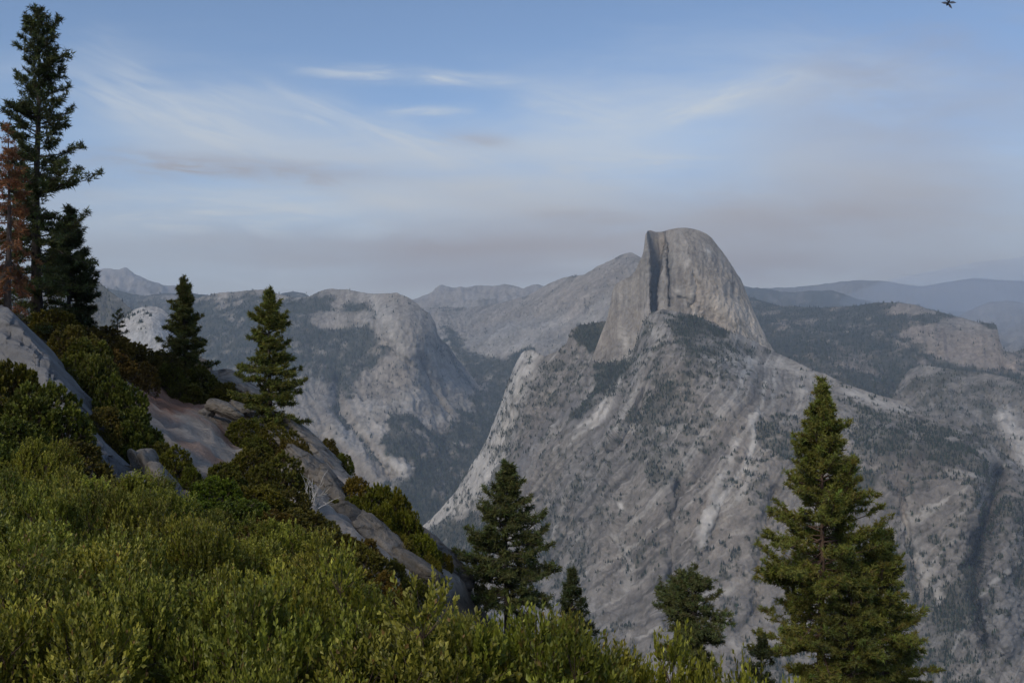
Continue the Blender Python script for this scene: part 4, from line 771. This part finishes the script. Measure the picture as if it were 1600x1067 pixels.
for i, (px, py, d, w, h, t) in enumerate(HILL_SHRUBS):
    p = at(px, py, d); rx, rz = w / 2 / F * d, h / F * d; tone, lb, gr_ = TONES[t];
    if t == 0: lb = 'dark shaded shrub above the thicket at the left edge' if d < 22 else 'dark shrub at the foot of the tallest pine' if px < 150 else 'dark shrub at the foot of the narrow skyline pine'
    if t == 1: lb = 'olive shrub in the belt between the grey slab and the clearing' if px < 260 else 'olive shrub on the skyline side of the outcrop' if px > 500 else 'olive shrub round the foot of the slender edge pine' if d > 35 else 'olive shrub between the clearing and the outcrop'
    if t == 2: lb = 'brownish low shrub on the skyline between the pines' if d > 36 and px < 300 else 'brownish low shrub near the pale boulder and slender pine' if d > 36 else 'brownish low shrub between the thicket and the outcrop'
    tn = tuple(c_ * g.uniform(.85, 1.15) for c_ in tone)
    shrub(p[0], p[1], gz(p[0], p[1]) - .06 * rz, rx * 1.12, max(.45, rz * 1.0), LONE.get(i, lb), gr_, tn, V=VARM)
def zone(X, Y):
    px = CX + X / Y * F; c_ = 'at the left edge' if px < 80 else 'under the slab' if px < 290 else 'below the clearing' if px < 480 else 'below the outcrop' if px < 720 else 'below the rim pines'
    r_ = 'along the bottom edge' if Y < 4.2 else 'in the middle rows' if Y < 7.5 else 'on the far edge'
    return 'leafy shrub ' + r_ + ' of the foreground thicket, ' + c_
y = 2.7; n_f = 0
while y < 15:
    xm = float(np.interp(y, [2.7, 4, 5, 6, 7, 8, 9, 10, 12, 14, 15], [.55, .85, 1.05, 1.25, 1.3, .5, -.4, -1.2, -3.0, -5.0, -6.0])); x = xm
    while x > -.66 * y - .6:
        X, Y = x + g.normal(0, .16), y + g.normal(0, .2); s = g.uniform(.62, 1.0)
        zz_ = gz(X, Y); hgt = g.uniform(.85, 1.25); top = -.336 * Y * 1.0
        k = g.uniform(.8, 1.2); shrub(X, Y, zz_ - .05, s, hgt, zone(X, Y), 'foreground thicket shrubs', (k * g.uniform(.92, 1.1), k, k * g.uniform(.8, 1.1))); n_f += 1
        x -= g.uniform(.74, 1.05)
    y += .74 + .03 * y
for px, Y, pt in [(850, 6.8, 985), (930, 6.5, 1012), (1010, 6.2, 1026), (1085, 6.0, 1038), (1155, 5.8, 1048), (1215, 5.6, 1060)]:
    X = (px - CX) / F * Y; zg = gz(X, Y) - .05; k = g.uniform(.9, 1.15)
    shrub(X, Y, zg, .62, max(.5, (-(pt - HOR) / F * Y - zg) / 1.12), zone(X, Y), 'foreground thicket shrubs', (k, k, k * .9))

# ------------------------------------------------------------------ small flying insect, top right
ins = link('flying_insect', None, None, 'dark small flying insect against the sky at top right', 'insect'); ins.location = Vector(at(1481.5, 5, 1.0)); ins.rotation_euler = (0, R(30), 0); ins.empty_display_size = .01
v, f = ico(3); prof = np.interp(v[:, 2], [-1, -.5, -.1, .1, .45, .6, 1], [.5, 1.1, .55, .9, 1.0, .55, .9])
link('body', mesh_np('body', v * np.array([.0013, .0013, .0036]) * np.stack([prof, prof, np.ones_like(prof)], -1), None, f, np.tile([[.012, .012, .016]], (len(v), 1)), True, [MAT_TWIG]), ins)
for sx in (-1, 1):
    for zz_, L_, an in ((.0012, .0066, 24), (-.0010, .0058, -22)):
        t = np.linspace(0, 1, 9); wv = .0012 * np.sin(np.pi * t ** .7) + .00015; cxw = sx * (.0008 + L_ * t * math.cos(R(an))); czw = zz_ + L_ * t * math.sin(R(an))
        Vw = np.concatenate([np.stack([cxw, 0 * t - .0004, czw + wv], -1), np.stack([cxw, 0 * t - .0004, czw - wv], -1), np.stack([cxw, 0 * t + .0001 - .0003 * t, czw], -1)])
        qw = [(i, i + 1, 18 + i + 1, 18 + i) for i in range(8)] + [(18 + i, 18 + i + 1, 9 + i + 1, 9 + i) for i in range(8)]
        link('wing', mesh_np('wing', Vw, qw, None, np.tile([[.10, .11, .14]], (27, 1)), True, [MAT_TWIG]), ins)
for sx in (-1, 1):
    for zz_ in (-.001, 0, .001):
        t = np.linspace(0, 1, 5)[:, None]; vv, qd = tubes([np.array([sx * .0008, -.0008, zz_]) + np.array([sx * .0016, -.0012, -.0014]) * t], [np.linspace(.00016, .0001, 5)], 4)
        link('leg', mesh_np('leg', vv, qd, None, np.tile([[.012, .012, .016]], (len(vv), 1)), True, [MAT_TWIG]), ins)

# ------------------------------------------------------------------ haze in the air
hm = bpy.data.materials.new('haze_air'); hm.use_nodes = True; t = hm.node_tree; t.nodes.clear()
pv = t.nodes.new('ShaderNodeVolumePrincipled'); pv.inputs['Color'].default_value = (.66, .79, .95, 1); pv.inputs['Density'].default_value = 4.9e-5; pv.inputs['Anisotropy'].default_value = 0.0
t.links.new(pv.outputs[0], t.nodes.new('ShaderNodeOutputMaterial').inputs['Volume'])
hx, hy0, hy1, hz0, hz1 = 20500, -20500, 20500, -1060, 1560
V = [(x, y, z) for z in (hz0, hz1) for y in (hy0, hy1) for x in (-hx, hx)]
me = bpy.data.meshes.new('haze'); me.from_pydata(V, [], [(0, 2, 3, 1), (4, 5, 7, 6), (0, 1, 5, 4), (2, 6, 7, 3), (0, 4, 6, 2), (1, 3, 7, 5)]); me.materials.append(hm)
link('haze', me, None, 'thin bluish smoky haze filling the air over the valley', 'haze', None, 'stuff')

# ------------------------------------------------------------------ a bank of smoke drifting over the far right
sm = bpy.data.materials.new('smoke_bank'); sm.use_nodes = True; t = sm.node_tree; t.nodes.clear()
pv = t.nodes.new('ShaderNodeVolumePrincipled'); pv.inputs['Color'].default_value = (.80, .88, 1.0, 1); pv.inputs['Density'].default_value = 3.2e-4
t.links.new(pv.outputs[0], t.nodes.new('ShaderNodeOutputMaterial').inputs['Volume'])
v, f = ico(4); c0 = at(1670, 478, 8500)
me = mesh_np('smoke', v * np.array([1900, 1450, 430]) * (1 + .12 * fbm(v * 1.7, 3, 91))[:, None], None, f, None, True, [sm])
o = link('smoke', me, None, 'pale bank of smoke drifting over the hills at the far right', 'smoke', None, 'stuff'); o.location = Vector(c0)
